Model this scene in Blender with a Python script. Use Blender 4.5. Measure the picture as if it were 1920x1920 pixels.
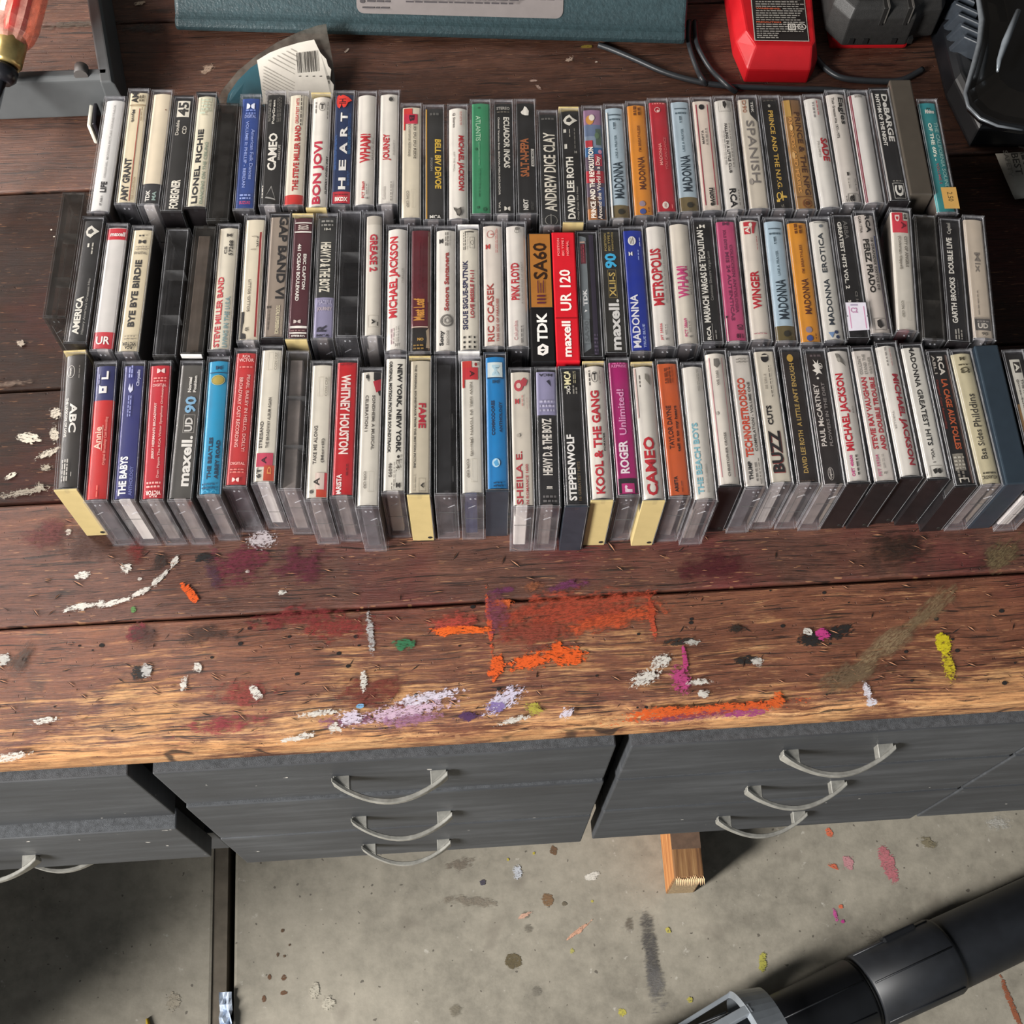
import bpy, bmesh, math, random
from mathutils import Vector, Matrix
for _o in list(bpy.data.objects):
    bpy.data.objects.remove(_o)
SC = bpy.context.scene
COL = SC.collection
R = math.radians

# ------------------------------------------------------------------ camera
# world: x along the bench, y away from the viewer, z up, metres; floor z = 0
ZB = 0.88                                   # bench top above the floor
FPX, PITCH, ROLL, CAMH, PX, PY, YAW = 2232.0, R(69.84), R(3.14), 0.782, 960.0, 1196.0, R(6.786416981)
_c, _s, _cr, _sr = math.cos(PITCH), math.sin(PITCH), math.cos(ROLL), math.sin(ROLL)

def to_bench(v):
    return Vector((math.cos(YAW)*v[0]+math.sin(YAW)*v[1], -math.sin(YAW)*v[0]+math.cos(YAW)*v[1], v[2]))

cam_data = bpy.data.cameras.new('camera')
cam = bpy.data.objects.new('camera', cam_data)
COL.objects.link(cam)
_right = to_bench(Vector((_cr, _sr*_s, _sr*_c)))
_up = to_bench(Vector((-_sr, _cr*_s, _cr*_c)))
_fwd = to_bench(Vector((0, _c, -_s)))
cam.matrix_world = Matrix(((_right.x, _up.x, -_fwd.x, 0), (_right.y, _up.y, -_fwd.y, 0),
                           (_right.z, _up.z, -_fwd.z, ZB+CAMH), (0, 0, 0, 1)))
cam_data.sensor_width = 36.0
cam_data.lens = FPX/1920*36
cam_data.shift_y = (PY-960)/1920
cam_data.clip_start = 0.01
SC.camera = cam

# ------------------------------------------------------------------ world, lamps, exposure
world = bpy.data.worlds.new('garage_interior')
SC.world = world
world.use_nodes = True
world.node_tree.nodes['Background'].inputs[0].default_value = (0.86, 0.93, 1.0, 1)
world.node_tree.nodes['Background'].inputs[1].default_value = 0.19

def area(name, loc, target, sx, sy, power, col):
    d = bpy.data.lights.new(name, 'AREA')
    d.shape = 'RECTANGLE'; d.size = sx; d.size_y = sy; d.energy = power; d.color = col
    o = bpy.data.objects.new(name, d); COL.objects.link(o)
    o.location = loc
    o.rotation_euler = (Vector(target)-Vector(loc)).to_track_quat('-Z', 'Y').to_euler()
    return o
# daylight from an opening to the left, in front of the bench
area('garage_door_daylight', (-2.95, -1.35, 2.25), (0.0, 0.35, 0.85), 0.62, 1.7, 405, (1.0, 0.975, 0.94))
# small window in the wall at the far left
area('window_daylight', (-0.85, 1.06, 1.25), (-0.2, 0.78, 0.88), 0.5, 0.5, 22, (1.0, 0.95, 0.9))
SC.view_settings.view_transform = 'Standard'
SC.view_settings.look = 'None'
SC.view_settings.gamma = 1.0
SC.view_settings.exposure = 0.0
SC.view_settings.use_curve_mapping = False
SC.cycles.transparent_max_bounces = 32

# ------------------------------------------------------------------ helpers
def at(px, py, z):
    """the point of height z (metres above the bench top) seen at a pixel of the 1920 photograph"""
    a, b = px-PX, py-PY
    u = (_cr*a+_sr*b)/FPX; v = (-_sr*a+_cr*b)/FPX
    d = Vector((u, _c-v*_s, -_s-v*_c))
    t = (z-CAMH)/d.z
    p = to_bench(Vector((d.x*t, d.y*t, 0)))
    return Vector((p.x, p.y, ZB+z))

def lin(h):
    h = h.lstrip('#')
    o = []
    for i in (0, 2, 4):
        c = int(h[i:i+2], 16)/255
        o.append(c/12.92 if c <= 0.04045 else ((c+0.055)/1.055)**2.4)
    return (*o, 1)

_mats = {}
def nodes_of(name):
    m = bpy.data.materials.new(name); m.use_nodes = True
    nt = m.node_tree; nt.nodes.clear()
    out = nt.nodes.new('ShaderNodeOutputMaterial')
    return m, nt, out
def N(nt, t, **kw):
    n = nt.nodes.new(t)
    for k, v in kw.items():
        if k.startswith('i_'):
            n.inputs[int(k[2:]) if k[2:].isdigit() else k[2:].replace('_', ' ')].default_value = v
        else:
            setattr(n, k, v)
    return n
def ramp(nt, stops, fac):
    r = nt.nodes.new('ShaderNodeValToRGB')
    e = r.color_ramp.elements
    while len(e) < len(stops): e.new(0.5)
    for i, (p, c) in enumerate(stops):
        e[i].position = p; e[i].color = c
    nt.links.new(fac, r.inputs[0])
    return r
def noise(nt, vec, scale, detail=4, rough=0.6, sc=None, rot=None, loc=None):
    if sc or rot or loc:
        mp = N(nt, 'ShaderNodeMapping')
        if sc: mp.inputs['Scale'].default_value = sc
        if rot: mp.inputs['Rotation'].default_value = rot
        if loc: mp.inputs['Location'].default_value = loc
        nt.links.new(vec, mp.inputs[0]); vec = mp.outputs[0]
    n = N(nt, 'ShaderNodeTexNoise')
    n.inputs['Scale'].default_value = scale; n.inputs['Detail'].default_value = detail; n.inputs['Roughness'].default_value = rough
    nt.links.new(vec, n.inputs['Vector'])
    return n.outputs[0]
def mixc(nt, fac, a, b, blend='MIX'):
    m = nt.nodes.new('ShaderNodeMix'); m.data_type = 'RGBA'; m.blend_type = blend
    for sock, val in ((m.inputs[0], fac), (m.inputs[6], a), (m.inputs[7], b)):
        if hasattr(val, 'is_linked'): nt.links.new(val, sock)
        else: sock.default_value = val
    return m.outputs[2]
def math_n(nt, op, a, b=0.5, c=None):
    m = nt.nodes.new('ShaderNodeMath'); m.operation = op
    for sock, val in zip(m.inputs, (a, b, c)):
        if val is None: continue
        if hasattr(val, 'is_linked'): nt.links.new(val, sock)
        else: sock.default_value = val
    return m.outputs[0]

def solid(col, rough=0.45, metal=0.0, var=0.10, spec=0.5, coat=0.0, scale=90, bump=0.0):
    """plain material with a little procedural unevenness"""
    key = ('solid', col, rough, metal, var, spec, coat, scale, bump)
    if key in _mats: return _mats[key]
    m, nt, out = nodes_of('surface_'+col.lstrip('#'))
    p = N(nt, 'ShaderNodeBsdfPrincipled')
    tc = N(nt, 'ShaderNodeTexCoord')
    n = noise(nt, tc.outputs['Object'], scale, 3)
    c = lin(col)
    lo = tuple(x*(1-var) for x in c[:3])+(1,); hi = tuple(min(1, x*(1+var)) for x in c[:3])+(1,)
    r = ramp(nt, [(0.3, lo), (0.7, hi)], n)
    nt.links.new(r.outputs[0], p.inputs['Base Color'])
    p.inputs['Roughness'].default_value = rough; p.inputs['Metallic'].default_value = metal
    p.inputs['Specular IOR Level'].default_value = spec
    p.inputs['Coat Weight'].default_value = coat
    if bump:
        b = N(nt, 'ShaderNodeBump'); b.inputs['Strength'].default_value = bump; b.inputs['Distance'].default_value = 0.001
        nt.links.new(noise(nt, tc.outputs['Object'], scale*6, 2), b.inputs['Height'])
        nt.links.new(b.outputs[0], p.inputs['Normal'])
    nt.links.new(p.outputs[0], out.inputs[0])
    _mats[key] = m
    return m

def clear_plastic(name, tint, haze, rough=0.06, hazecol=(0.8, 0.8, 0.85, 1), refl=1.0):
    if name in _mats: return _mats[name]
    m, nt, out = nodes_of(name)
    tr = N(nt, 'ShaderNodeBsdfTransparent'); tr.inputs[0].default_value = tint
    df = N(nt, 'ShaderNodeBsdfDiffuse'); df.inputs[0].default_value = hazecol
    gl = N(nt, 'ShaderNodeBsdfGlossy'); gl.inputs[1].default_value = rough
    gl.inputs[0].default_value = (refl, refl, refl, 1)
    tc = N(nt, 'ShaderNodeTexCoord')
    sc = noise(nt, tc.outputs['Object'], 60, 5, 0.7, sc=(1, 1, 1))
    hz = ramp(nt, [(0.35, (haze*0.5,)*3+(1,)), (0.75, (haze*1.8,)*3+(1,))], sc)
    m1 = N(nt, 'ShaderNodeMixShader'); nt.links.new(hz.outputs[0], m1.inputs[0])
    nt.links.new(tr.outputs[0], m1.inputs[1]); nt.links.new(df.outputs[0], m1.inputs[2])
    lw = N(nt, 'ShaderNodeLayerWeight'); lw.inputs[0].default_value = 0.5
    fr = math_n(nt, 'MULTIPLY_ADD', math_n(nt, 'POWER', lw.outputs['Facing'], 5.0), 0.5, 0.028)
    m2 = N(nt, 'ShaderNodeMixShader'); nt.links.new(fr, m2.inputs[0])
    nt.links.new(m1.outputs[0], m2.inputs[1]); nt.links.new(gl.outputs[0], m2.inputs[2])
    nt.links.new(m2.outputs[0], out.inputs[0])
    _mats[name] = m
    return m

class MB:
    """collects shapes into one mesh"""
    def __init__(self): self.bm = bmesh.new(); self.mats = []
    def mi(self, m):
        if m not in self.mats: self.mats.append(m)
        return self.mats.index(m)
    def box(self, x0, x1, y0, y1, z0, z1, m):
        i = self.mi(m)
        vs = [self.bm.verts.new((x, y, z)) for z in (z0, z1) for y in (y0, y1) for x in (x0, x1)]
        for f in ((0, 2, 3, 1), (4, 5, 7, 6), (0, 1, 5, 4), (2, 6, 7, 3), (0, 4, 6, 2), (1, 3, 7, 5)):
            self.bm.faces.new([vs[k] for k in f]).material_index = i
        return vs
    def prism(self, pts, vec, m):
        """polygon (3D points) swept along vec"""
        i = self.mi(m); vec = Vector(vec)
        a = [self.bm.verts.new(Vector(p)) for p in pts]; b = [self.bm.verts.new(Vector(p)+vec) for p in pts]
        n = len(a)
        fs = [self.bm.faces.new(a[::-1]), self.bm.faces.new(b)]
        for k in range(n): fs.append(self.bm.faces.new((a[k], a[(k+1) % n], b[(k+1) % n], b[k])))
        for f in fs: f.material_index = i
        return a, b
    def poly(self, pts, m):
        f = self.bm.faces.new([self.bm.verts.new(Vector(p)) for p in pts]); f.material_index = self.mi(m); return f
    def tube(self, pts, rad, m, seg=10, caps=True):
        """round tube along a list of points, one radius or one per point"""
        i = self.mi(m); pts = [Vector(p) for p in pts]; rings = []
        rads = rad if isinstance(rad, (list, tuple)) else [rad]*len(pts)
        ref = None
        for k, p in enumerate(pts):
            d = (pts[min(k+1, len(pts)-1)]-pts[max(k-1, 0)]).normalized()
            if ref is None:
                ref = Vector((0, 0, 1)) if abs(d.z) < 0.9 else Vector((1, 0, 0))
            s = d.cross(ref).normalized(); t = s.cross(d).normalized(); ref = t
            rings.append([self.bm.verts.new(p+(s*math.cos(2*math.pi*j/seg)+t*math.sin(2*math.pi*j/seg))*rads[k]) for j in range(seg)])
        for a, b in zip(rings, rings[1:]):
            for j in range(seg):
                f = self.bm.faces.new((a[j], a[(j+1) % seg], b[(j+1) % seg], b[j])); f.material_index = i; f.smooth = True
        if caps:
            self.bm.faces.new(rings[0][::-1]).material_index = i; self.bm.faces.new(rings[-1]).material_index = i
    def bevel(self, w, seg=1, ang=40):
        bmesh.ops.recalc_face_normals(self.bm, faces=self.bm.faces); self.bm.normal_update()
        es = [e for e in self.bm.edges if len(e.link_faces) == 2 and e.calc_face_angle(0) > R(ang)]
        bmesh.ops.bevel(self.bm, geom=es, offset=w, segments=seg, affect='EDGES', profile=0.6, clamp_overlap=True)
    def edge_mat(self, m, amax):
        i = self.mi(m)
        for f in self.bm.faces:
            if f.calc_area() < amax and min(e.calc_length() for e in f.edges) < 0.0008: f.material_index = i
    def mesh(self, name):
        bmesh.ops.recalc_face_normals(self.bm, faces=self.bm.faces)
        me = bpy.data.meshes.new(name); self.bm.to_mesh(me); self.bm.free()
        for m in self.mats: me.materials.append(m)
        return me
    def build(self, name, parent=None):
        return link(name, self.mesh(name), parent)

def link(name, me, parent=None):
    o = bpy.data.objects.new(name, me); COL.objects.link(o)
    if parent: o.parent = parent
    return o
def empty(name, loc=(0, 0, 0), rz=0.0):
    o = bpy.data.objects.new(name, None); COL.objects.link(o)
    o.empty_display_size = 0.02
    o.location = loc; o.rotation_euler = (0, 0, rz)
    return o
def tag(o, label=None, cat=None, group=None, kind=None):
    if label: o['label'] = label
    if cat: o['category'] = cat
    if group: o['group'] = group
    if kind: o['kind'] = kind
    return o

# ---- flat print: text and simple shapes as thin meshes
_glyphs = {}
def glyphs(text, bold):
    key = (text, bold)
    if key in _glyphs: return _glyphs[key]
    cu = bpy.data.curves.new('print', 'FONT'); cu.body = text; cu.size = 1.0
    cu.resolution_u = 2; cu.offset = {0: 0.02, 1: 0.034, -1: 0.006}[bold]
    ob = bpy.data.objects.new('print', cu)
    me = ob.to_mesh()
    vs = [(v.co.x, v.co.y) for v in me.vertices]; fs = [tuple(p.vertices) for p in me.polygons]
    ob.to_mesh_clear(); bpy.data.objects.remove(ob); bpy.data.curves.remove(cu)
    if vs:
        x0 = min(v[0] for v in vs); x1 = max(v[0] for v in vs); y0 = min(v[1] for v in vs); y1 = max(v[1] for v in vs)
        vs = [((x-x0)/max(1e-6, x1-x0), (y-y0)/max(1e-6, y1-y0)) for x, y in vs]
    _glyphs[key] = (vs, fs)
    return _glyphs[key]

class Print:
    """flat print on a u,v sheet; u and v are millimetres (x to the right, y away)"""
    def __init__(self): self.items = []       # (verts, faces, colour)
    def rect(self, x0, x1, y0, y1, col): self.items.append(([(x0, y0), (x1, y0), (x1, y1), (x0, y1)], [(0, 1, 2, 3)], col))
    def poly(self, pts, col): self.items.append((list(pts), [tuple(range(len(pts)))], col))
    def disc(self, x, y, rx, ry, col, n=14): self.poly([(x+rx*math.cos(2*math.pi*k/n), y+ry*math.sin(2*math.pi*k/n)) for k in range(n)], col)
    def ring(self, x, y, rx, ry, w, col, n=16):
        vs = []; fs = []
        for k in range(n):
            a = 2*math.pi*k/n
            vs += [(x+rx*math.cos(a), y+ry*math.sin(a)), (x+(rx-w)*math.cos(a), y+(ry-w)*math.sin(a))]
        for k in range(n):
            j = (k+1) % n; fs.append((2*k, 2*j, 2*j+1, 2*k+1))
        self.items.append((vs, fs, col))
    def frame(self, x0, x1, y0, y1, w, col):
        self.rect(x0, x1, y0, y0+w, col); self.rect(x0, x1, y1-w, y1, col); self.rect(x0, x0+w, y0+w, y1-w, col); self.rect(x1-w, x1, y0+w, y1-w, col)
    def text(self, s, ori, x0, x1, y0, y1, col, bold=0):
        vs, fs = glyphs(s, bold)
        w, h = x1-x0, y1-y0
        if ori == 'H': t = [(x0+a*w, y0+b*h) for a, b in vs]
        elif ori == 'X': t = [(x1-a*w, y1-b*h) for a, b in vs]
        elif ori == 'U': t = [(x1-b*w, y0+a*h) for a, b in vs]
        else: t = [(x0+b*w, y1-a*h) for a, b in vs]
        self.items.append((t, fs, col))
    def mesh(self, name, place, cuts=(), rough=0.5):
        bm = bmesh.new(); mats = []
        layer = 0
        for vs, fs, col in self.items:
            m = solid(col, rough, var=0.05)
            if m not in mats: mats.append(m)
            i = mats.index(m); layer += 1
            bv = [bm.verts.new((x, y, layer*0.004)) for x, y in vs]
            for f in fs:
                try: bm.faces.new([bv[k] for k in f]).material_index = i
                except ValueError: pass
        for cx in cuts:
            bmesh.ops.bisect_plane(bm, geom=bm.verts[:]+bm.edges[:]+bm.faces[:], plane_co=(cx, 0, 0), plane_no=(1, 0, 0))
        for f in bm.faces:
            if f.normal.z < 0: f.normal_flip()
        for v in bm.verts: v.co = place(v.co)
        me = bpy.data.meshes.new(name); bm.to_mesh(me); bm.free()
        for m in mats: me.materials.append(m)
        return me
# ------------------------------------------------------------------ wood, concrete, paint
def wood(name, dark, mid, light, tan, wear0, wear1, stain=0.5, rough=0.42, seed=0.0, scr=1.0, spec=0.4):
    """varnished, stained softwood; wear0..wear1 = how much bare tan shows at the back and at the front edge"""
    m, nt, out = nodes_of(name)
    tc = N(nt, 'ShaderNodeTexCoord'); v = tc.outputs['Object']
    mp = N(nt, 'ShaderNodeMapping'); mp.inputs['Location'].default_value = (seed, seed*1.7, seed*0.3)
    nt.links.new(v, mp.inputs[0]); w = mp.outputs[0]
    warp = noise(nt, w, 9, 2)
    wv = N(nt, 'ShaderNodeVectorMath', operation='SCALE'); wv.inputs[3].default_value = 0.012
    cx = N(nt, 'ShaderNodeCombineXYZ'); nt.links.new(warp, cx.inputs[1])
    nt.links.new(cx.outputs[0], wv.inputs[0])
    wa = N(nt, 'ShaderNodeVectorMath', operation='ADD'); nt.links.new(w, wa.inputs[0]); nt.links.new(wv.outputs[0], wa.inputs[1])
    grain = noise(nt, wa.outputs[0], 1, 7, 0.72, sc=(9, 260, 120))
    fine = noise(nt, wa.outputs[0], 1, 4, 0.75, sc=(55, 900, 500))
    blot = noise(nt, w, 11, 5, 0.65)
    blot2 = noise(nt, w, 26, 6, 0.75, sc=(0.6, 1.3, 1))
    g = math_n(nt, 'ADD', math_n(nt, 'MULTIPLY', grain, 0.55), math_n(nt, 'MULTIPLY', blot2, 0.45))
    base = ramp(nt, [(0.30, lin(dark)), (0.48, lin(mid)), (0.68, lin(light))], g)
    red = ramp(nt, [(0.52, (0, 0, 0, 1)), (0.66, (stain,)*3+(1,))], noise(nt, w, 7, 5, 0.6, loc=(3.1, 0.4, 0)))
    c = mixc(nt, red.outputs[0], base.outputs[0], lin('#5a1f22'))
    dk = ramp(nt, [(0.60, (0, 0, 0, 1)), (0.74, (0.75,)*3+(1,))], noise(nt, w, 17, 5, 0.7, loc=(7.3, 2.2, 0)))
    c = mixc(nt, dk.outputs[0], c, lin('#2a201c'))
    # bare wood: shows along ridges of the grain, more towards the front edge
    sep = N(nt, 'ShaderNodeSeparateXYZ'); nt.links.new(v, sep.inputs[0])
    fr = N(nt, 'ShaderNodeMapRange'); fr.inputs[1].default_value = 0.047; fr.inputs[2].default_value = -0.047
    fr.inputs[3].default_value = wear0; fr.inputs[4].default_value = wear1
    nt.links.new(sep.outputs[1], fr.inputs[0])
    wn = math_n(nt, 'ADD', math_n(nt, 'MULTIPLY', grain, 0.6), math_n(nt, 'MULTIPLY', fine, 0.4))
    wn = math_n(nt, 'ADD', wn, math_n(nt, 'MULTIPLY_ADD', blot, 0.7, -0.35))
    wm = math_n(nt, 'ADD', wn, fr.outputs[0])
    wr = ramp(nt, [(0.60, (0, 0, 0, 1)), (0.72, (1, 1, 1, 1))], wm)
    tanr = ramp(nt, [(0.32, lin('#6a3f24')), (0.5, lin(tan)), (0.7, lin('#cfa474'))], noise(nt, wa.outputs[0], 1, 5, 0.6, sc=(4, 330, 150), loc=(0, 2.7, 0)))
    c = mixc(nt, math_n(nt, 'MULTIPLY', wr.outputs[0], 0.8), c, tanr.outputs[0])
    # short knife nicks, bare wood inside
    for rot, lc, amt in ((0.5, 0.0, 0.9), (-0.35, 4.0, 0.8), (1.0, 9.0, 0.6)):
        nk = noise(nt, w, 1, 1, 0.4, sc=(95, 700, 1), rot=(0, 0, rot), loc=(lc, lc, 0))
        nr = ramp(nt, [(0.735, (0, 0, 0, 1)), (0.76, (amt*scr,)*3+(1,))], nk)
        c = mixc(nt, nr.outputs[0], c, lin('#9c7150'))
    fb = ramp(nt, [(0.36, (0.36, 0.34, 0.33, 1)), (0.48, (0.95, 0.95, 0.95, 1)), (0.64, (1.5, 1.45, 1.38, 1))], math_n(nt, 'ADD', math_n(nt, 'MULTIPLY', fine, 0.6), math_n(nt, 'MULTIPLY', noise(nt, w, 150, 5, 0.75, sc=(0.55, 1.4, 1)), 0.4)))
    c = mixc(nt, 0.8, c, fb.outputs[0], 'MULTIPLY')
    ck = ramp(nt, [(0.60, (0, 0, 0, 1)), (0.645, (0.85,)*3+(1,))], noise(nt, wa.outputs[0], 1, 3, 0.55, sc=(22, 560, 1), loc=(1.1, 6.2, 0)))
    c = mixc(nt, ck.outputs[0], c, lin('#1e130e'))
    sp = noise(nt, w, 330, 2, 0.5)
    sr = ramp(nt, [(0.70, (0, 0, 0, 1)), (0.76, (0.55,)*3+(1,))], sp)
    c = mixc(nt, sr.outputs[0], c, lin('#1a1210'))
    p = N(nt, 'ShaderNodeBsdfPrincipled'); nt.links.new(c, p.inputs['Base Color'])
    rr = ramp(nt, [(0.3, (rough-0.1,)*3+(1,)), (0.7, (rough+0.22,)*3+(1,))], blot2)
    rg = math_n(nt, 'ADD', rr.outputs[0], math_n(nt, 'MULTIPLY', wr.outputs[0], 0.25))
    nt.links.new(rg, p.inputs['Roughness'])
    p.inputs['Specular IOR Level'].default_value = spec
    bp = N(nt, 'ShaderNodeBump'); bp.inputs['Strength'].default_value = 0.8; bp.inputs['Distance'].default_value = 0.0016
    hh = math_n(nt, 'ADD', math_n(nt, 'MULTIPLY', grain, 0.9), math_n(nt, 'MULTIPLY', fine, 0.4))
    nt.links.new(math_n(nt, 'SUBTRACT', hh, math_n(nt, 'MULTIPLY', sr.outputs[0], 0.6)), bp.inputs['Height'])
    nt.links.new(bp.outputs[0], p.inputs['Normal'])
    nt.links.new(p.outputs[0], out.inputs[0])
    return m

PLANKS = []
SOFT = set('#6a2436 #5c2030 #571c1c #6e2420 #4a2c3c #2b2522 #4f1a20 #2f211a #3e2018 #6b5c40 #8a7558 #6e5a44 #806a4e #7c2c2c #8a3430 #8c3a34 #8a3038 #6f3026 #43312a #4a302a #4a3a32 #a8432c #8f4030 #c4502a #7a3c4c #b04438 #9a6a8a #7a4866 #7d3c5a #4f463d #3e3a36 #6d3058 #8f5436 #4e4b4a #6d6a68 #777064 #7a7262 #7d776c #8d867a #7d7265 #857b6d #6f665a #b9b6ae #5a4434'.split())
def decal_mat(col, scale, amp, edge=0.06, rough=0.55, bump=True):
    """dry paint or a stain: the patch's own ragged outline comes from noise"""
    key = ('decal', col, scale, amp, edge)
    if key in _mats: return _mats[key]
    m, nt, out = nodes_of('paint_'+col.lstrip('#'))
    uv = N(nt, 'ShaderNodeTexCoord'); gen = uv.outputs['UV']
    ob = uv.outputs['Object']
    ln = N(nt, 'ShaderNodeVectorMath', operation='LENGTH'); nt.links.new(gen, ln.inputs[0])
    oi = N(nt, 'ShaderNodeObjectInfo')
    cx = N(nt, 'ShaderNodeCombineXYZ'); nt.links.new(math_n(nt, 'MULTIPLY', oi.outputs['Random'], 40.0), cx.inputs[2])
    ad = N(nt, 'ShaderNodeVectorMath', operation='ADD'); nt.links.new(ob, ad.inputs[0]); nt.links.new(cx.outputs[0], ad.inputs[1])
    n1 = noise(nt, ad.outputs[0], scale, 4, 0.62)
    n2 = noise(nt, ad.outputs[0], 1, 3, 0.6, sc=(scale*1.2, scale*7, 1))
    nn = math_n(nt, 'ADD', math_n(nt, 'MULTIPLY_ADD', n1, amp, -amp*0.5), math_n(nt, 'MULTIPLY_ADD', n2, amp*0.7, -amp*0.35))
    f = math_n(nt, 'ADD', math_n(nt, 'SUBTRACT', 0.62, ln.outputs['Value']), nn)
    soft = col in SOFT
    mk = N(nt, 'ShaderNodeMapRange'); mk.inputs[1].default_value = 0.0; mk.inputs[2].default_value = 0.30 if soft else edge
    mk.inputs[4].default_value = 0.85 if soft else 1.0
    nt.links.new(f, mk.inputs[0])
    brk = ramp(nt, [(0.40, (0.30 if soft else 0.0,)*3+(1,)), (0.56 if soft else 0.46, (1, 1, 1, 1))], noise(nt, ad.outputs[0], 1, 5, 0.75, sc=(260, 900, 1)))
    alpha = math_n(nt, 'MULTIPLY', mk.outputs[0], brk.outputs[0])
    p = N(nt, 'ShaderNodeBsdfPrincipled')
    c = lin(col); r = ramp(nt, [(0.3, tuple(x*0.75 for x in c[:3])+(1,)), (0.7, c)], n1)
    nt.links.new(r.outputs[0], p.inputs['Base Color']); p.inputs['Roughness'].default_value = rough
    nt.links.new(alpha, p.inputs['Alpha'])
    nt.links.new(p.outputs[0], out.inputs[0])
    _mats[key] = m
    return m
_lift = [0]
def decal(name, parent, px, py, lw, lh, ang, col, scale=160, amp=1.0, edge=0.06, z=0.0, base=None):
    """a thin paint patch at the bench (or floor) point under pixel px,py; lw,lh half sizes in mm, ang in degrees on the surface"""
    p = at(px, py, z)
    _lift[0] += 1
    me = bpy.data.meshes.new(name)
    if col in ('#c9c3ba', '#cfc6d2', '#cfcad2', '#cdc3d0') and 'paint_splash' in name: lw *= 0.88; lh *= 0.8
    a, b = lw/1000, lh/1000
    me.from_pydata([(-a, -b, 0), (a, -b, 0), (a, b, 0), (-a, b, 0)], [], [(0, 1, 2, 3)])
    uvl = me.uv_layers.new(name='UVMap')
    for i, c in enumerate(((-1, -1), (1, -1), (1, 1), (-1, 1))): uvl.data[i].uv = c
    me.materials.append(decal_mat(col, scale, amp, edge))
    o = link(name, me, parent)
    o.location = Vector((p.x, p.y, p.z+0.0004+0.00004*(_lift[0] % 20)))-(Vector((0, parent.location.y, ZB)) if parent in PLANKS else Vector())
    o.rotation_euler = (0, 0, R(ang))
    return o

# ------------------------------------------------------------------ floor
def concrete():
    m, nt, out = nodes_of('concrete')
    tc = N(nt, 'ShaderNodeTexCoord'); v = tc.outputs['Object']
    a = noise(nt, v, 4, 6, 0.62); b = noise(nt, v, 38, 5, 0.7)
    g = math_n(nt, 'ADD', math_n(nt, 'MULTIPLY', a, 0.6), math_n(nt, 'MULTIPLY', b, 0.4))
    c = ramp(nt, [(0.34, lin('#6b665b')), (0.5, lin('#898376')), (0.64, lin('#9b9486'))], g).outputs[0]
    st = ramp(nt, [(0.62, (0, 0, 0, 1)), (0.72, (0.55,)*3+(1,))], noise(nt, v, 14, 3, 0.5, loc=(5, 1, 0)))
    c = mixc(nt, st.outputs[0], c, lin('#6f685d'))
    wh = ramp(nt, [(0.66, (0, 0, 0, 1)), (0.72, (0.5,)*3+(1,))], noise(nt, v, 60, 4, 0.6, loc=(2, 8, 0)))
    c = mixc(nt, wh.outputs[0], c, lin('#bdb8ae'))
    sp = ramp(nt, [(0.735, (0, 0, 0, 1)), (0.76, (0.8,)*3+(1,))], noise(nt, v, 120, 1, 0.4, loc=(1, 3, 0)))
    c = mixc(nt, sp.outputs[0], c, lin('#4a443c'))
    p = N(nt, 'ShaderNodeBsdfPrincipled'); nt.links.new(c, p.inputs['Base Color']); p.inputs['Roughness'].default_value = 0.75
    bp = N(nt, 'ShaderNodeBump'); bp.inputs['Strength'].default_value = 0.25; bp.inputs['Distance'].default_value = 0.002
    nt.links.new(b, bp.inputs['Height']); nt.links.new(bp.outputs[0], p.inputs['Normal'])
    nt.links.new(p.outputs[0], out.inputs[0])
    return m
M_CONC = concrete()
floor = tag(empty('floor'), 'grey concrete garage floor in two slabs with a dark open joint', kind='structure')
b = MB(); b.box(-3.0, -0.362, -3.2, 3.0, -0.08, 0, M_CONC); b.bevel(0.004, 2); b.build('slab', floor)
b = MB(); b.box(-0.333, 3.0, -3.2, 3.0, -0.08, 0, M_CONC); b.bevel(0.004, 2); b.build('slab', floor)
b = MB(); b.box(-0.362, -0.343, -3.2, 3.0, -0.08, -0.003, solid('#5f574c', 0.9, var=0.25, scale=40)); b.build('joint_strip', floor)
b = MB(); b.box(-0.343, -0.333, -3.2, 3.0, -0.08, -0.055, solid('#17130f', 0.95)); b.build('joint_bottom', floor)

b = MB(); b.box(-2.2, 2.2, 1.10, 1.22, 0, 2.5, solid('#3a352f', 0.85, var=0.08, scale=6)); tag(b.build('wall_back'), kind='structure')
# ------------------------------------------------------------------ workbench: planks, drawer banks
bench = tag(empty('workbench', (0, 0, ZB)), 'scarred paint-stained wooden workbench of long planks under the cassettes', 'workbench')
M_FRONT = wood('front_plank_wood', '#3c241a', '#6c4230', '#8d5c41', '#bd8c5c', 0.01, 0.21, stain=0.55, seed=0.3)
M_SECOND = wood('second_plank_wood', '#37221c', '#58382d', '#724a3a', '#976a50', -0.09, -0.05, stain=0.75, rough=0.46, seed=2.1)
M_MID = wood('middle_plank_wood', '#170e0a', '#271710', '#372116', '#50331f', -0.12, -0.12, stain=0.15, rough=0.5, seed=5.2, scr=0.35, spec=0.18)
M_BACK = wood('back_plank_wood', '#341f15', '#4b2f23', '#634131', '#7d5842', -0.10, -0.10, stain=0.1, rough=0.42, seed=8.4, scr=0.35, spec=0.5)
rnd = random.Random(4)
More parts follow.
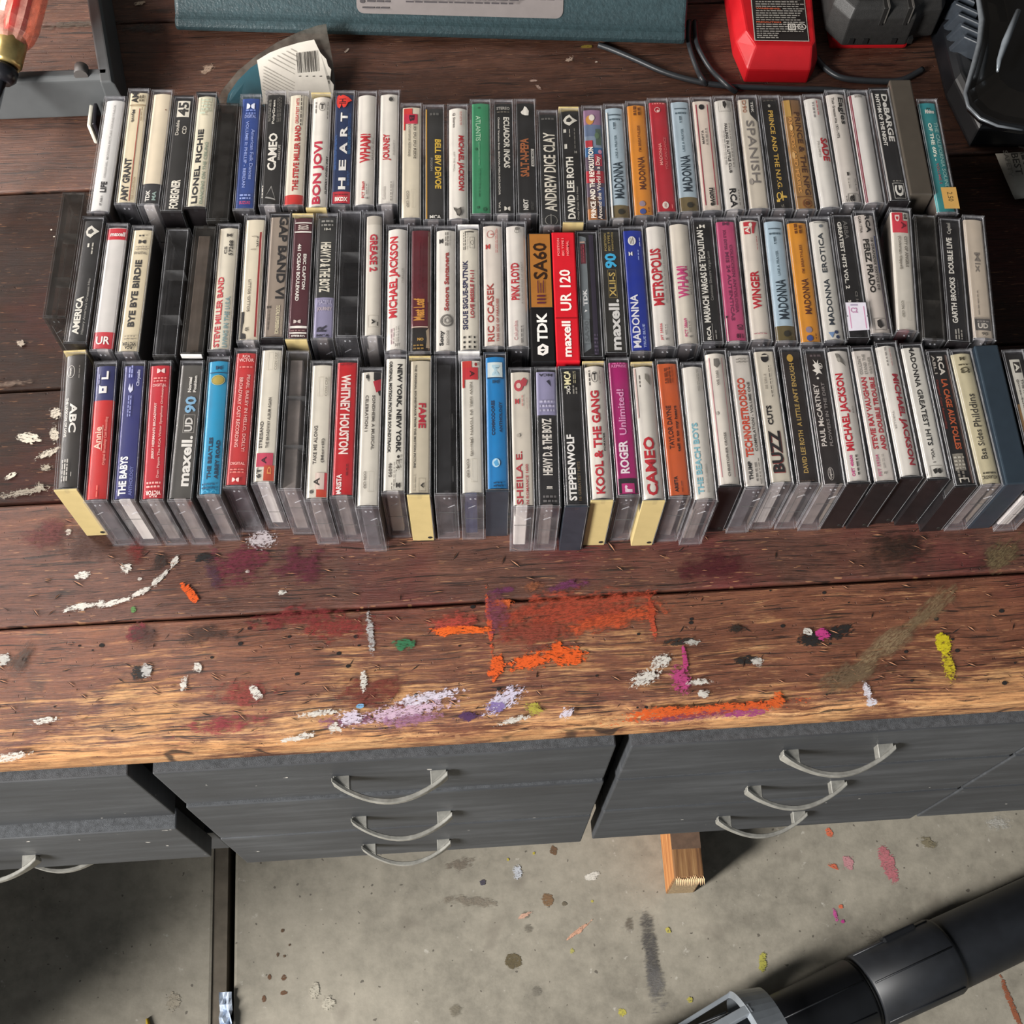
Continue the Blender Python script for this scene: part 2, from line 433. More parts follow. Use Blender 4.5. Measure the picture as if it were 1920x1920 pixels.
def plank(y0, y1, mat, worn=False):
    """a long board: cross-section swept along x, edges worn unevenly"""
    yc = (y0+y1)/2; hw = (y1-y0)/2; th = 0.038
    bm = bmesh.new(); rings = []
    n = 150; x0, x1 = -0.95, 1.15
    r = 0.006 if worn else 0.0009
    jx = [rnd.uniform(-1, 1) for _ in range(n+9)]
    sm = [sum(jx[k:k+9])/9 for k in range(n+1)]
    for k in range(n+1):
        x = x0+(x1-x0)*k/n
        j = sm[k]*(0.006 if worn else 0.0014)+jx[k]*(0.0006 if worn else 0.0002)
        rr = r*(1+0.8*sm[k])+abs(j)*0.5
        pts = [(hw-0.0004, -th), (hw-abs(sm[k])*0.0012, -0.0022), (hw-0.0022, 0), (0.01, 0), (-hw+rr*2.2, -0.0002), (-hw+rr*0.9, -rr*0.45), (-hw+rr*0.2+max(0, j), -rr*1.3), (-hw+max(0, j)*0.5, -rr*2.6), (-hw, -th+0.003), (-hw+0.003, -th)]
        rings.append([bm.verts.new((x, yy, zz)) for yy, zz in pts])
    for a, c in zip(rings, rings[1:]):
        for q in range(len(a)):
            f = bm.faces.new((a[q], a[(q+1) % len(a)], c[(q+1) % len(a)], c[q])); f.smooth = 3 < q < 8
    bm.faces.new(rings[0]); bm.faces.new(rings[-1][::-1])
    bmesh.ops.recalc_face_normals(bm, faces=bm.faces)
    me = bpy.data.meshes.new('plank'); bm.to_mesh(me); bm.free(); me.materials.append(mat)
    o = link('plank', me, bench); o.location = (0, yc, 0)
    return o
for y0, y1, mat, worn in ((0.2200, 0.3130, M_FRONT, True), (0.3146, 0.4090, M_SECOND, False), (0.4104, 0.5045, M_MID, False),
                          (0.5058, 0.6885, M_MID, False), (0.6902, 0.8650, M_BACK, False), (0.8658, 1.045, M_BACK, False)):
    PLANKS.append(plank(y0, y1, mat, worn))
b = MB(); b.box(-0.95, 1.15, 0.248, 1.04, -0.045, -0.0385, solid('#1c1410', 0.9)); b.build('underside', bench)
for x in (-0.9, 1.08):
    b = MB(); b.box(x-0.045, x+0.045, 0.80, 0.89, -ZB, -0.06, solid('#3a2a20', 0.8, var=0.2)); b.build('leg', bench)

b = MB(); b.box(0.1080, 0.1146, 0.262, 0.280, -0.392, -0.0455, solid('#14110f', 0.9)); b.build('gap_filler', bench)  # near-black slabs added so the gaps between drawer banks read dark
b = MB(); b.box(-0.2370, -0.2238, 0.262, 0.280, -0.398, -0.0455, solid('#14110f', 0.9)); b.build('gap_filler', bench)
def drawer_paint():
    m, nt, out = nodes_of('dark_grey_drawer_paint')
    tc = N(nt, 'ShaderNodeTexCoord'); v = tc.outputs['Object']
    a = noise(nt, v, 1, 5, 0.7, sc=(7, 3, 60)); c0 = noise(nt, v, 9, 4)
    g = math_n(nt, 'ADD', math_n(nt, 'MULTIPLY', a, 0.6), math_n(nt, 'MULTIPLY', c0, 0.4))
    c = ramp(nt, [(0.32, lin('#292a2d')), (0.5, lin('#343639')), (0.66, lin('#45474a'))], g).outputs[0]
    sc = ramp(nt, [(0.68, (0, 0, 0, 1)), (0.75, (0.6,)*3+(1,))], noise(nt, v, 1, 4, 0.7, sc=(18, 10, 150), rot=(0, 0.2, 0)))
    c = mixc(nt, sc.outputs[0], c, lin('#66686b'))
    sp = ramp(nt, [(0.755, (0, 0, 0, 1)), (0.775, (0.9,)*3+(1,))], noise(nt, v, 85, 2, 0.4))
    c = mixc(nt, sp.outputs[0], c, lin('#b9b4ad'))
    p = N(nt, 'ShaderNodeBsdfPrincipled'); nt.links.new(c, p.inputs['Base Color']); p.inputs['Roughness'].default_value = 0.6
    bp = N(nt, 'ShaderNodeBump'); bp.inputs['Strength'].default_value = 0.3; bp.inputs['Distance'].default_value = 0.001
    nt.links.new(a, bp.inputs['Height']); nt.links.new(bp.outputs[0], p.inputs['Normal'])
    nt.links.new(p.outputs[0], out.inputs[0])
    return m
M_DRAW = drawer_paint()
M_EDGE = solid('#47494c', 0.85, var=0.35, scale=260, bump=0.4)
M_NICK = solid('#94928b', 0.36, metal=0.45, var=0.25, scale=120)
M_CARC = solid('#1d1c1b', 0.9)
def handle(parent, x0, x1, z, y):
    """bow pull: two flat feet and a flat strap that swings out and down"""
    b = MB()
    n = 16; top = []; 
    for k in range(n+1):
        t = k/n; s = math.sin(math.pi*t)
        top.append((x0+(x1-x0)*t, y-0.003-0.0165*s**0.85, z-0.004*s))
    i = b.mi(M_NICK); rings = []
    for k, p in enumerate(top):
        t = k/n; w = 0.0028+0.0042*abs(2*t-1)**3
        th = 0.0018
        rings.append([b.bm.verts.new((p[0], p[1]+dy, p[2]+dz)) for dy, dz in ((-th, -w), (th, -w), (th, w), (-th, w))])
    for a, c in zip(rings, rings[1:]):
        for q in range(4): b.bm.faces.new((a[q], a[(q+1) % 4], c[(q+1) % 4], c[q])).material_index = i
    b.bm.faces.new(rings[0]); b.bm.faces.new(rings[-1])
    for xa, xb in ((x0+0.001, x0+0.013), (x1-0.013, x1-0.001)):
        near, far = (xa, xb) if xa < (x0+x1)/2 else (xb, xa)
        b.prism([(near, y+0.001, z-0.006), (far, y+0.001, z-0.006), (far, y-0.0105, z-0.0072), (near, y-0.003, z-0.005)], (0, 0, 0.010), M_NICK)
    b.bevel(0.0005)
    return b.build('handle', parent)
def drawer(parent, x0, x1, z0, z1, y, hx=None, hz=None):
    d = MB(); d.box(x0, x1, y, y+0.018, z0, z1, M_DRAW)
    for f in d.bm.faces:
        if f.normal.z > 0.5 or all(v.co.z > z1-1e-6 for v in f.verts): f.material_index = d.mi(M_EDGE)
    d.bevel(0.0012, 2)
    o = d.build('drawer_front', parent)
    bx = MB(); bx.box(x0+0.006, x1-0.006, y+0.018, y+0.40, z0+0.006, z1-0.012, M_CARC); bx.build('drawer_box', o)
    if hx: handle(o, hx[0], hx[1], hz, y)
    return o
def bank(label, x0, x1, rows, zbot, handles):
    t = tag(empty('drawer_bank', (0, 0, ZB)), label, 'drawers', 'drawer banks under the workbench')
    c = MB(); c.box(x0, x1+0.003, 0.245, 0.63, zbot+0.004, -0.062, M_CARC); c.build('carcass', t)
    for k, (za, zb, y) in enumerate(rows):
        hx, hz = handles[k] if k < len(handles) else (None, None)
        drawer(t, x0, x1, za, zb, y, hx, hz)
    return t
bank('dark grey drawer bank at far left, its lower drawer standing proud', -0.62, -0.2405,
     ((-0.176, -0.041, 0.2135), (-0.312, -0.180, 0.203), (-0.395, -0.318, 0.226)), -0.40,
     (((-0.530, -0.445), -0.08), ((-0.461, -0.376), -0.255), ((-0.432, -0.346), -0.352)))
bank('dark grey three-drawer bank with three bow pulls below the middle of the bench', -0.2235, 0.1045,
     ((-0.139, -0.041, 0.2135), (-0.266, -0.1405, 0.2105), (-0.392, -0.2675, 0.2095)), -0.40,
     (((-0.1026, -0.0170), -0.084), ((-0.1026, -0.0175), -0.216), ((-0.1057, -0.0225), -0.337)))
bank('dark grey three-drawer bank with three bow pulls right of the slanting gap', 0.1150, 0.4330,
     ((-0.139, -0.041, 0.2120), (-0.252, -0.1405, 0.2110), (-0.383, -0.2535, 0.2100)), -0.39,
     (((0.2324, 0.3178), -0.081), ((0.2285, 0.3130), -0.194), ((0.2255, 0.3097), -0.313)))
bank('dark grey drawer bank at the far right edge', 0.4365, 0.80,
     ((-0.139, -0.041, 0.2125), (-0.252, -0.1405, 0.2110), (-0.375, -0.2535, 0.2100)), -0.385, ())
# ------------------------------------------------------------------ cassette cases
# local axes of a case: x across its thickness, y along the spine (away from the viewer), z up; spine on top
T2, L2, HC = 0.0083, 0.0545, 0.070
M_CLEAR = clear_plastic('clear_case_plastic', (0.97, 0.97, 0.975, 1), 0.006)
M_SMOKE = clear_plastic('smoked_case_plastic', (0.74, 0.72, 0.70, 1), 0.022, 0.10, (0.35, 0.34, 0.33, 1))
BASES = {'c': clear_plastic('clear_tray_plastic', (0.95, 0.945, 0.955, 1), 0.030, 0.08, (0.72, 0.70, 0.74, 1)),
         's': clear_plastic('smoked_tray_plastic', (0.68, 0.66, 0.64, 1), 0.03, 0.10, (0.3, 0.29, 0.28, 1)),
         'i': solid('#b5a271', 0.38, var=0.06), 'k': solid('#1d1a1b', 0.33, var=0.2),
         'w': solid('#cfccc8', 0.4, var=0.08), 'd': solid('#2b3038', 0.33, var=0.15)}
TAPES = {'k': solid('#1b1a1b', 0.4, var=0.2), 'w': solid('#cfc9c0', 0.42, var=0.08), 'g': solid('#4a484a', 0.4, var=0.15),
         't': solid('#7d746e', 0.35, var=0.2), 'r': solid('#8a3a3c', 0.4), 'b': solid('#2b3350', 0.4)}
M_EDGE_C = clear_plastic('clear_case_edge', (0.90, 0.90, 0.91, 1), 0.13, 0.15, (0.85, 0.85, 0.88, 1), 1.0)  # whitish haze on the bevels imitates the gleam of the edges
M_EDGE_S = clear_plastic('smoked_case_edge', (0.6, 0.59, 0.58, 1), 0.10, 0.15, (0.45, 0.45, 0.45, 1), 0.8)
_shared = {}
def base_mesh(key, var=0):
    k = ('base', key, var)
    if k not in _shared:
        m = BASES[key]; b = MB(); clear = key in 'cs'
        b.box(-T2, -T2+0.0013, -L2+0.0013, L2-0.0013, 0.0013, 0.050, m)
        b.box(-T2, 0.0069, -L2, -L2+0.0013, 0, HC, m); b.box(-T2, 0.0069, L2-0.0013, L2, 0, HC, m)
        b.box(-T2, T2-0.0015, -L2+0.0013, L2-0.0013, 0, 0.0013, m)
        b.bevel(0.00022)
        if clear:
            me_ = M_EDGE_C if key == 'c' else M_EDGE_S
            b.edge_mat(me_, 2.5e-4)
            zl = (0.0355, 0.0440, 0.0290)[var]; b.box(-0.0060, 0.0060, -L2-0.00025, -L2, zl, zl+0.0006, M_EDGE_S)
            xl = (-0.0062, 0.0050, -0.0050)[var]; b.box(xl, xl+0.0005, -L2-0.00025, -L2, 0.004, 0.060, M_EDGE_S)
            xa = (-0.0035, 0.0002, -0.0045)[var]
            b.prism([(xa, -L2, 0.0520), (xa+0.0006, -L2, 0.0520), (xa+0.0052, -L2, 0.0555), (xa+0.0046, -L2, 0.0560)], (0, -0.0003, 0), me_)
            for x in (-0.0016, 0.0016): b.tube([(x, -L2-0.0004, 0.0655), (x, -L2+0.0002, 0.0655)], 0.0007, me_, 8)
            b.box(-0.0062, 0.0030, -L2+0.0045, -L2+0.0053, 0.0014, 0.040, m)
        _shared[k] = b.mesh('base')
    return _shared[k]
def lid_mesh(smoke, ribs):
    k = ('lid', smoke, ribs)
    if k not in _shared:
        m, me_ = (M_SMOKE, M_EDGE_S) if smoke else (M_CLEAR, M_EDGE_C); b = MB()
        b.box(T2-0.0013, T2, -L2, L2, 0.0015, HC, m)
        b.box(-0.0069, T2-0.0013, -L2+0.0015, L2-0.0015, HC-0.0012, HC, m)
        b.box(-T2, -0.0070, -L2+0.0015, L2-0.0015, 0.0502, HC, m)
        b.bevel(0.00022); b.edge_mat(me_, 2.5e-4)
        for s in (-1, 1):
            ya = s*(L2-0.0016); yb = s*(L2-0.0025)
            b.prism([(T2-0.0013, ya, HC-0.0012), (-0.0066, ya, HC-0.0012), (-0.0066, ya, HC-0.010), (T2-0.0013, ya, HC-0.027)], (0, yb-ya, 0), m)
            b.box(-0.0014, 0.0014, min(s*(L2-0.0034), s*(L2+0.0002)), max(s*(L2-0.0034), s*(L2+0.0002)), HC-0.0036, HC+0.0001, m)
        if ribs:
            for y in (-0.020, 0.018): b.box(-0.0069, T2-0.0013, y-0.0005, y+0.0005, HC-0.012, HC-0.0012, M_EDGE_S)
            b.box(-0.0069, -0.0063, -L2+0.004, L2-0.004, HC-0.009, HC-0.0012, M_EDGE_S)
        _shared[k] = b.mesh('lid')
    return _shared[k]
def tape_mesh(key):
    k = ('tape', key)
    if k not in _shared:
        m = TAPES[key]; b = MB()
        b.box(-0.0058, 0.0030, -0.0502, 0.0502, 0.0030, 0.0645, m)
        b.prism([(-0.0066, -0.034, 0.0025), (-0.0066, 0.034, 0.0025), (-0.0066, 0.031, 0.019), (-0.0066, -0.031, 0.019)], (0.0104, 0, 0), m)
        b.bevel(0.0006)
        for y in (-0.021, 0.021):
            b.tube([(-0.0068, y, 0.037), (0.0040, y, 0.037)], 0.0055, solid('#d8d4cc', 0.5), 12)
        _shared[k] = b.mesh('cassette_tape')
    return _shared[k]
def hole_mesh():
    if 'hole' not in _shared:
        b = MB(); b.tube([(0.0042, -L2-0.0002, 0.0052), (0.0042, -L2+0.0008, 0.0052)], 0.0017, solid('#15110c', 0.7), 10)
        _shared['hole'] = b.mesh('hinge_hole')
    return _shared['hole']
def wrapped_box_mesh(col, split=None):
    b = MB(); m = solid(col, 0.32, var=0.08, coat=0.4)
    x = T2+0.0002; y = L2+0.0004
    if split:
        ym, m2 = split
        b.box(-x, x, -y, ym, 0, HC+0.0006, solid(m2, 0.28, var=0.08, coat=0.5)); b.box(-x, x, ym, y, 0, HC+0.0006, m)
    else: b.box(-x, x, -y, y, 0, HC+0.0006, m)
    b.bevel(0.0011, 2)
    return b.mesh('wrapped_box')

CARD_HW, CARD_L = 0.0066, 0.0512
def card_z(x, bulge): return HC-0.0016-bulge*(x/CARD_HW)**2
ART = ('#3a3430', '#5a5048', '#2b2b30', '#4a3a36', '#6d645a', '#33302e')
def spine_card_mesh(col, bands, bulge, hw, vs):
    """a folded paper card: rounded spine on top, front panel down one side, short flap down the other"""
    b = MB(); n = 10
    prof = [(-hw-0.0003, 0.050), (-hw-0.0003, card_z(hw, bulge)-0.0010)]
    prof += [(-hw+2*hw*k/n, card_z(-hw+2*hw*k/n, bulge)) for k in range(n+1)]
    prof += [(hw+0.0003, card_z(hw, bulge)-0.0010), (hw+0.0003, 0.006)]
    cuts = sorted({-CARD_L, CARD_L}|{max(-CARD_L, min(CARD_L, -L2+2*L2*u/100)) for bd in bands for u in bd[:2]})
    for ya, yb in zip(cuts, cuts[1:]):
        c = col; um = ((ya+yb)/2+L2)/(2*L2)*100
        for u0, u1, cc in bands:
            if u0 <= um <= u1: c = cc
        i = b.mi(solid(c, 0.36, var=0.05, spec=0.5))
        ra = [b.bm.verts.new((x, ya, z)) for x, z in prof]; rb = [b.bm.verts.new((x, yb, z)) for x, z in prof]
        for k in range(len(prof)-1):
            f = b.bm.faces.new((ra[k], ra[k+1], rb[k+1], rb[k])); f.material_index = i if 0 < k < len(prof)-2 else b.mi(solid(ART[vs % len(ART)], 0.4, var=0.2, scale=140)); f.smooth = 1 <= k < len(prof)-2
    bmesh.ops.remove_doubles(b.bm, verts=b.bm.verts, dist=1e-6)
    bmesh.ops.recalc_face_normals(b.bm, faces=b.bm.faces)
    up = [f for f in b.bm.faces if abs(f.normal.z) > 0.8]
    if up and up[0].normal.z < 0: bmesh.ops.reverse_faces(b.bm, faces=b.bm.faces)
    me = bpy.data.meshes.new('spine_card'); b.bm.to_mesh(me); b.bm.free()
    for m in b.mats: me.materials.append(m)
    return me
def uy(u): return (-L2+2*L2*u/100)
def vx(v): return (-T2+2*T2*v/100)
def spine_print(items):
    p = Print()
    for it in items:
        k = it[0]
        if k in 'UDHX':
            _, s, u0, u1, v0, v1, col = it[:7]; p.text(s, k, vx(v0), vx(v1), uy(u0), uy(u1), col, it[7] if len(it) > 7 else 0)
        elif k == 'r':
            _, u0, u1, v0, v1, col = it; p.rect(vx(v0), vx(v1), uy(u0), uy(u1), col)
        elif k == 'f':
            _, u0, u1, v0, v1, w, col = it; p.frame(vx(v0), vx(v1), uy(u0), uy(u1), w/1000, col)
        elif k == 'o':
            _, u, v, rx, ry, col = it; p.disc(vx(v), uy(u), rx/1000, ry/1000, col)
        elif k == 'q':
            _, u, v, rx, ry, w, col = it; p.ring(vx(v), uy(u), rx/1000, ry/1000, w/1000, col)
        elif k == 'p':
            _, pts, col = it; p.poly([(vx(v), uy(u)) for u, v in pts], col)
        elif k == 'dd':                       # two facing half discs in a frame
            _, u, v, w, h, col = it; x, y, w, h = vx(v), uy(u), w/1000, h/1000
            for s in (-1, 1):
                p.poly([(x+s*w/2, y-h/2), (x+s*w/2, y+h/2)]+[(x+s*w/2-s*(w*0.46)*math.sin(a), y+h/2*math.cos(a)) for a in (0.5, 1.05, 1.57, 2.1, 2.64)], col)
        elif k == 'l':                        # rows of print too small to read
            _, ori, u0, u1, v0, v1, rows, col = it
            rr = random.Random(int(u0*7+v0*13+rows))
            for q in range(rows):
                if ori in 'UD':
                    xa = v0+(v1-v0)*q/rows; u = u0
                    while u < u1-1:
                        w = rr.uniform(1.2, 4.2); p.rect(vx(xa), vx(xa+(v1-v0)/rows*0.5), uy(u), uy(min(u1, u+w)), col); u += w+0.7
                else:
                    ua = u0+(u1-u0)*q/rows; v = v0
                    while v < v1-3:
                        w = rr.uniform(6, 16); p.rect(vx(v), vx(min(v1, v+w)), uy(ua), uy(ua+(u1-u0)/rows*0.5), col); v += w+4
    return p

ROWS = {1: [], 2: [], 3: []}
def K(row, xn, yn, xf, yf, look, base='c', card=None, bands=(), items=(), tape='k', bulge=0.7, ribs=False, smoke=False, wrap=None, split=None, hw=None, extra=None):
    if tape == 'k' and base == 'c' and card: tape = 'tgwtt'[len(ROWS[row]) % 5]
    ROWS[row].append(dict(n=at(xn, yn, HC).xy, f=at(xf, yf, HC).xy, look=look, base=base, card=card, bands=bands, items=items, tape=tape,
                          bulge=bulge/1000, ribs=ribs, smoke=smoke, wrap=wrap, split=split, hw=hw or CARD_HW, extra=extra))
W, KK, RD, CR, GY = '#d5cdc0', '#1a1818', '#b81f28', '#cbbd9f', '#8b857d'
LW = '#e6e0d4'
MDLAP = [('U', 'MADONNA', 19, 50, 28, 72, '#22303a'), ('U', 'LIKE A PRAYER', 53, 73, 42, 52, '#5d7078'), ('r', 90.5, 91.3, 22, 78, '#3b4a52'), ('l', 'H', 86, 89, 24, 74, 1, '#4f6068'),
         ('l', 'U', 78, 84, 40, 52, 1, '#4a5a62'), ('o', 7.5, 52, 2.2, 2.6, '#2d2a22')]
MDIB = [('U', 'MADONNA', 24, 52, 38, 68, '#5a2c14'), ('U', "I'M BREATHLESS", 56, 79, 46, 58, '#7a4418'), ('o', 12, 45, 2.3, 2.6, '#8d7a84'), ('o', 5.6, 45, 2.3, 2.6, '#3d4c86'), ('l', 'U', 88, 96, 35, 75, 2, '#6a3c18'), ('l', 'U', 5, 9, 70, 80, 1, '#7a4418')]
def wham(c): return [('U', 'WHAM!', 38, 63, 22, 70, c, 1), ('U', 'MAKE IT BIG', 41, 60, 76, 85, '#9a928a', -1), ('U', 'PCT 38669', 8, 22, 36, 49, c), ('dd', 8, 60, 1.7, 2.0, '#8a857e'), ('l', 'U', 11, 21, 56, 64, 1, GY)]
# ---- back row, left to right
K(1, 184, 397, 216, 181, 'silver-white spine with a small black four-letter title', card='#c9c6c1', bulge=1.3, items=[('U', 'LIFE', 18, 27, 40, 66, KK, 1), ('U', 'ORIGINAL MOTION PICTURE SOUNDTRACK', 30, 93, 46, 55, '#8f8c88', -1), ('U', '87 A0011', 7, 15, 46, 56, '#4a4846')])
K(1, 235.3, 381, 260.8, 167, 'cream spine with tall black capitals and a thin red line', card=CR, items=[('U', 'AMY GRANT', 4, 40, 20, 52, '#1f1c1a', 1), ('r', 4, 83, 59, 62.5, '#9a3b2c'), ('U', 'THE COLLECTION', 5, 24, 67, 76, '#8f7350', -1), ('D', 'Myrrh', 71, 82, 24, 40, '#2a2622', 1), ('U', 'AM', 88, 97, 18, 48, '#1f1c1a', 1), ('l', 'U', 89, 96, 54, 80, 2, '#5b5140'), ('r', 85.3, 86.2, 14, 86, '#8d7a5e'), ('l', 'D', 72, 84, 70, 80, 1, '#8f7d62')])
K(1, 278.5, 382, 306, 170, 'blank cream spine with a black foot', card='#cdbfa6', bands=[(0, 19.5, '#2b2a2b')], bulge=1.0, items=[('U', 'TDK', 4.5, 14, 28, 47, '#cfcac0', 1), ('U', 'MA', 5.5, 13, 57, 74, '#8fa39a', 1), ('o', 83, 72, 0.5, 0.6, '#7a4a38')])
K(1, 322, 395, 346, 181, 'black spine, white capitals at foot, white patch on top', base='k', card='#232220', items=[('U', 'FOREIGNER', 4, 28, 32, 72, '#d9d2c2', 1), ('r', 82, 96, 22, 78, '#cfc8b8'), ('U', '45', 83, 95, 26, 74, '#2b2926', 1), ('U', 'CD', 67, 74, 55, 74, '#b9b2a4'), ('U', 'Double', 66, 79, 24, 40, '#b9b2a4')])
K(1, 366, 393, 388, 169, 'pale cream spine with long black capitals over a grey-green line', base='k', card='#d0c7ae', bulge=1.3, items=[('U', 'LIONEL RICHIE', 5, 68, 24, 50, '#191817', 1), ('U', 'DANCING ON THE CEILING', 5, 57, 60, 74, '#8c9a86'), ('f', 84, 96, 22, 76, 0.25, '#93a08c'), ('l', 'H', 85, 95, 28, 70, 4, '#a3ad9a'), ('l', 'U', 81, 82.5, 24, 76, 1, '#a3ad9a')])
K(1, 408, 409, 428, 197, 'smoked case without a spine card, set lower than its neighbours', smoke=True, base='s', tape='k')
K(1, 457, 397, 470.5, 173, 'royal blue spine with pale blue lettering', card='#27407e', items=[('D', 'American Folk Dances', 27, 70, 58, 74, '#8593c4'), ('D', 'VOLUME II: PHILLIP - BERDAN', 20, 77, 32, 46, '#8593c4'), ('dd', 90, 48, 6.0, 5.6, '#d5d8e4'), ('H', 'DIGITAL', 79.5, 82.5, 24, 76, '#8c98c8'), ('l', 'H', 83, 88, 28, 72, 2, '#6c7cb4'), ('l', 'H', 10, 15, 26, 74, 2, '#8593c4'), ('H', 'SUZUKI', 5.5, 8, 26, 74, '#a83a5c')])
K(1, 505.5, 388, 518.5, 167, 'black spine with bold white five-letter capitals', card='#1e1d1b', items=[('U', 'CAMEO', 31, 63, 26, 66, '#d9d3c6', 1), ('U', 'SINGLE LIFE', 40, 53, 71, 81, '#b9b3a8'), ('p', [(6, 72), (18, 50), (8, 24), (9.5, 28), (16.5, 50), (7.5, 68)], '#8f8c86'), ('p', [(6, 72), (8, 24), (9, 30), (7.5, 66)], '#8f8c86'), ('U', 'PolyGram', 71, 92, 36, 50, '#c4beb3'), ('l', 'U', 73, 92, 18, 32, 2, '#77736b'), ('l', 'U', 72, 94, 58, 80, 3, '#5f5b55'), ('l', 'U', 7, 17, 12, 20, 1, '#b9b3a8')])
K(1, 549.5, 388, 561, 168, 'cream spine with thin red capitals and a solid red foot', card='#d3c9b4', bands=[(0, 11, '#bd3029')], bulge=1.4, items=[('U', 'THE STEVE MILLER BAND', 14, 70, 38, 64, '#b02a2a', 1), ('U', 'GREATEST HITS', 71.5, 94, 38, 52, '#b8453f'), ('l', 'U', 70, 98, 60, 69, 1, '#3b3530'), ('r', 70, 98, 72, 73.5, '#3b3530')])
K(1, 594.5, 391, 604, 173, 'white spine, big rounded red capitals, ivory case lip', base='i', card='#d8d1c5', bulge=1.7, items=[('U', 'BON JOVI', 5, 58, 22, 70, '#b0203a', 1), ('U', 'SLIPPERY WHEN WET', 14, 46, 78, 87, '#221f1e', 1), ('q', 88.5, 52, 2.6, 4.4, 0.3, '#4a4640'), ('H', 'T', 86, 91, 42, 60, '#35312d', 1), ('l', 'U', 83, 93, 20, 28, 1, GY), ('l', 'U', 78, 94, 76, 84, 1, GY)])
K(1, 638.5, 387, 647.5, 168, 'navy blue spine with wide white capitals and a red heart', card='#1c2c4d', items=[('U', 'H', 15, 25, 34, 66, '#dcd8d0', 1), ('U', 'E', 31, 40, 34, 66, '#dcd8d0', 1), ('U', 'A', 45, 55, 34, 68, '#dcd8d0', 1), ('U', 'R', 60, 69, 34, 66, '#dcd8d0', 1), ('U', 'T', 73, 81, 34, 66, '#dcd8d0', 1), ('r', 2.5, 13, 12, 88, '#b02733'), ('H', 'BKDX', 5, 8.5, 22, 78, '#e5ded2', 1), ('l', 'H', 10, 12, 20, 80, 1, '#6b1620'),
     ('p', [(95.5, 30), (96.5, 22), (95, 14), (90, 12), (86, 17), (84.5, 27), (86.5, 33), (89.5, 36), (86.5, 40), (85, 46), (86, 56), (90, 66), (91.5, 84), (94.5, 66), (96, 48), (96.5, 40)], '#c63228'), ('U', 'IH', 88.5, 93, 24, 56, '#4a1418'), ('l', 'U', 18, 30, 74, 86, 2, '#33517e'), ('l', 'U', 44, 66, 72, 86, 3, '#35628a'), ('l', 'U', 30, 60, 14, 26, 2, '#2d4a78'), ('l', 'U', 62, 78, 72, 84, 2, '#2d4470')])
K(1, 682.5, 386, 688, 170, 'white spine with jagged red capitals, red number below', card='#d6cfc3', bulge=1.7, items=wham('#b3242c'))
K(1, 727, 383, 731, 169.5, 'white spine, condensed red capitals, dark emblem on top', card='#d6cfc3', bulge=1.1, items=[('U', 'JOURNEY', 39, 62, 22, 60, '#b3242c', 1), ('U', 'INFINITY', 44, 57, 68, 76, '#9a948c', -1), ('o', 92.5, 55, 1.4, 1.9, '#3b3a36'), ('q', 92.5, 58, 2.2, 2.5, 0.25, '#55524c'), ('U', 'Columbia', 6, 17, 24, 36, '#a39c94', -1), ('l', 'U', 5, 21, 60, 70, 1, '#8b857d')])
K(1, 770.5, 411, 772, 193, 'cream typed spine with a red patch marked B', card='#cfc4ad', items=[('r', 84, 96, 13, 52, '#c4332b'), ('r', 82.5, 91, 13, 76, '#b82840'), ('r', 77, 84, 13, 20, '#c4332b'), ('D', 'B', 84.5, 90, 38, 62, '#3a1520', 1), ('D', 'LID DU DU RSDE', 52, 82, 58, 70, '#5d574c'), ('D', '(Comme-Gilules)', 54, 82, 32, 44, '#5d574c'), ('D', 'CON CRP', 11, 25, 28, 38, '#6d675c'), ('f', 11, 26, 50, 72, 0.2, '#a89e8a')])
K(1, 815, 413, 814, 196, 'charcoal spine with yellow capitals and a yellow strip', card='#2c2b29', items=[('r', 1, 97, 10, 17, '#b08435'), ('D', 'BELL BIV DEVOE', 28, 70, 52, 80, '#d9b13c', 1), ('D', 'POISON', 43, 54, 32, 42, '#7d7a74'), ('H', 'MCA', 2.5, 6, 28, 78, '#cfcabf', 1), ('l', 'H', 91, 95, 30, 76, 1, '#55534f')])
K(1, 860, 413, 858.6, 194, 'white spine, condensed red capitals, dark squiggle at foot', card='#d8d1c5', bulge=1.7, items=[('D', 'MICHAEL JACKSON', 26, 73, 44, 76, '#b51f28', 1), ('D', 'OFF THE WALL', 42, 59, 27, 35, '#9d968c', -1), ('D', 'Q Stereo', 80, 93, 24, 36, '#5d5750'), ('l', 'D', 82, 94, 58, 70, 2, '#c0867c'), ('p', [(12, 28), (10, 46), (12, 62), (8, 66), (4, 56), (5, 44), (8, 38), (10, 30)], '#4a4540'), ('o', 8, 52, 1.3, 2.4, '#6a645c')])
K(1, 902.5, 403.5, 901.5, 185, 'plain green spine', card='#357e56', items=[('D', 'ATLANTIS', 64, 86, 26, 48, '#a6c9a8', -1), ('D', 'symphonic rites', 43, 63, 35, 46, '#74a684', -1), ('o', 93, 40, 0.9, 0.9, '#235a3c'), ('o', 57, 28, 0.8, 1.4, '#235a3c'), ('o', 6, 64, 1.4, 1.8, '#235a3c'), ('o', 7.5, 34, 0.9, 1.2, '#235a3c'), ('l', 'D', 16, 40, 36, 44, 1, '#2c6b48')])
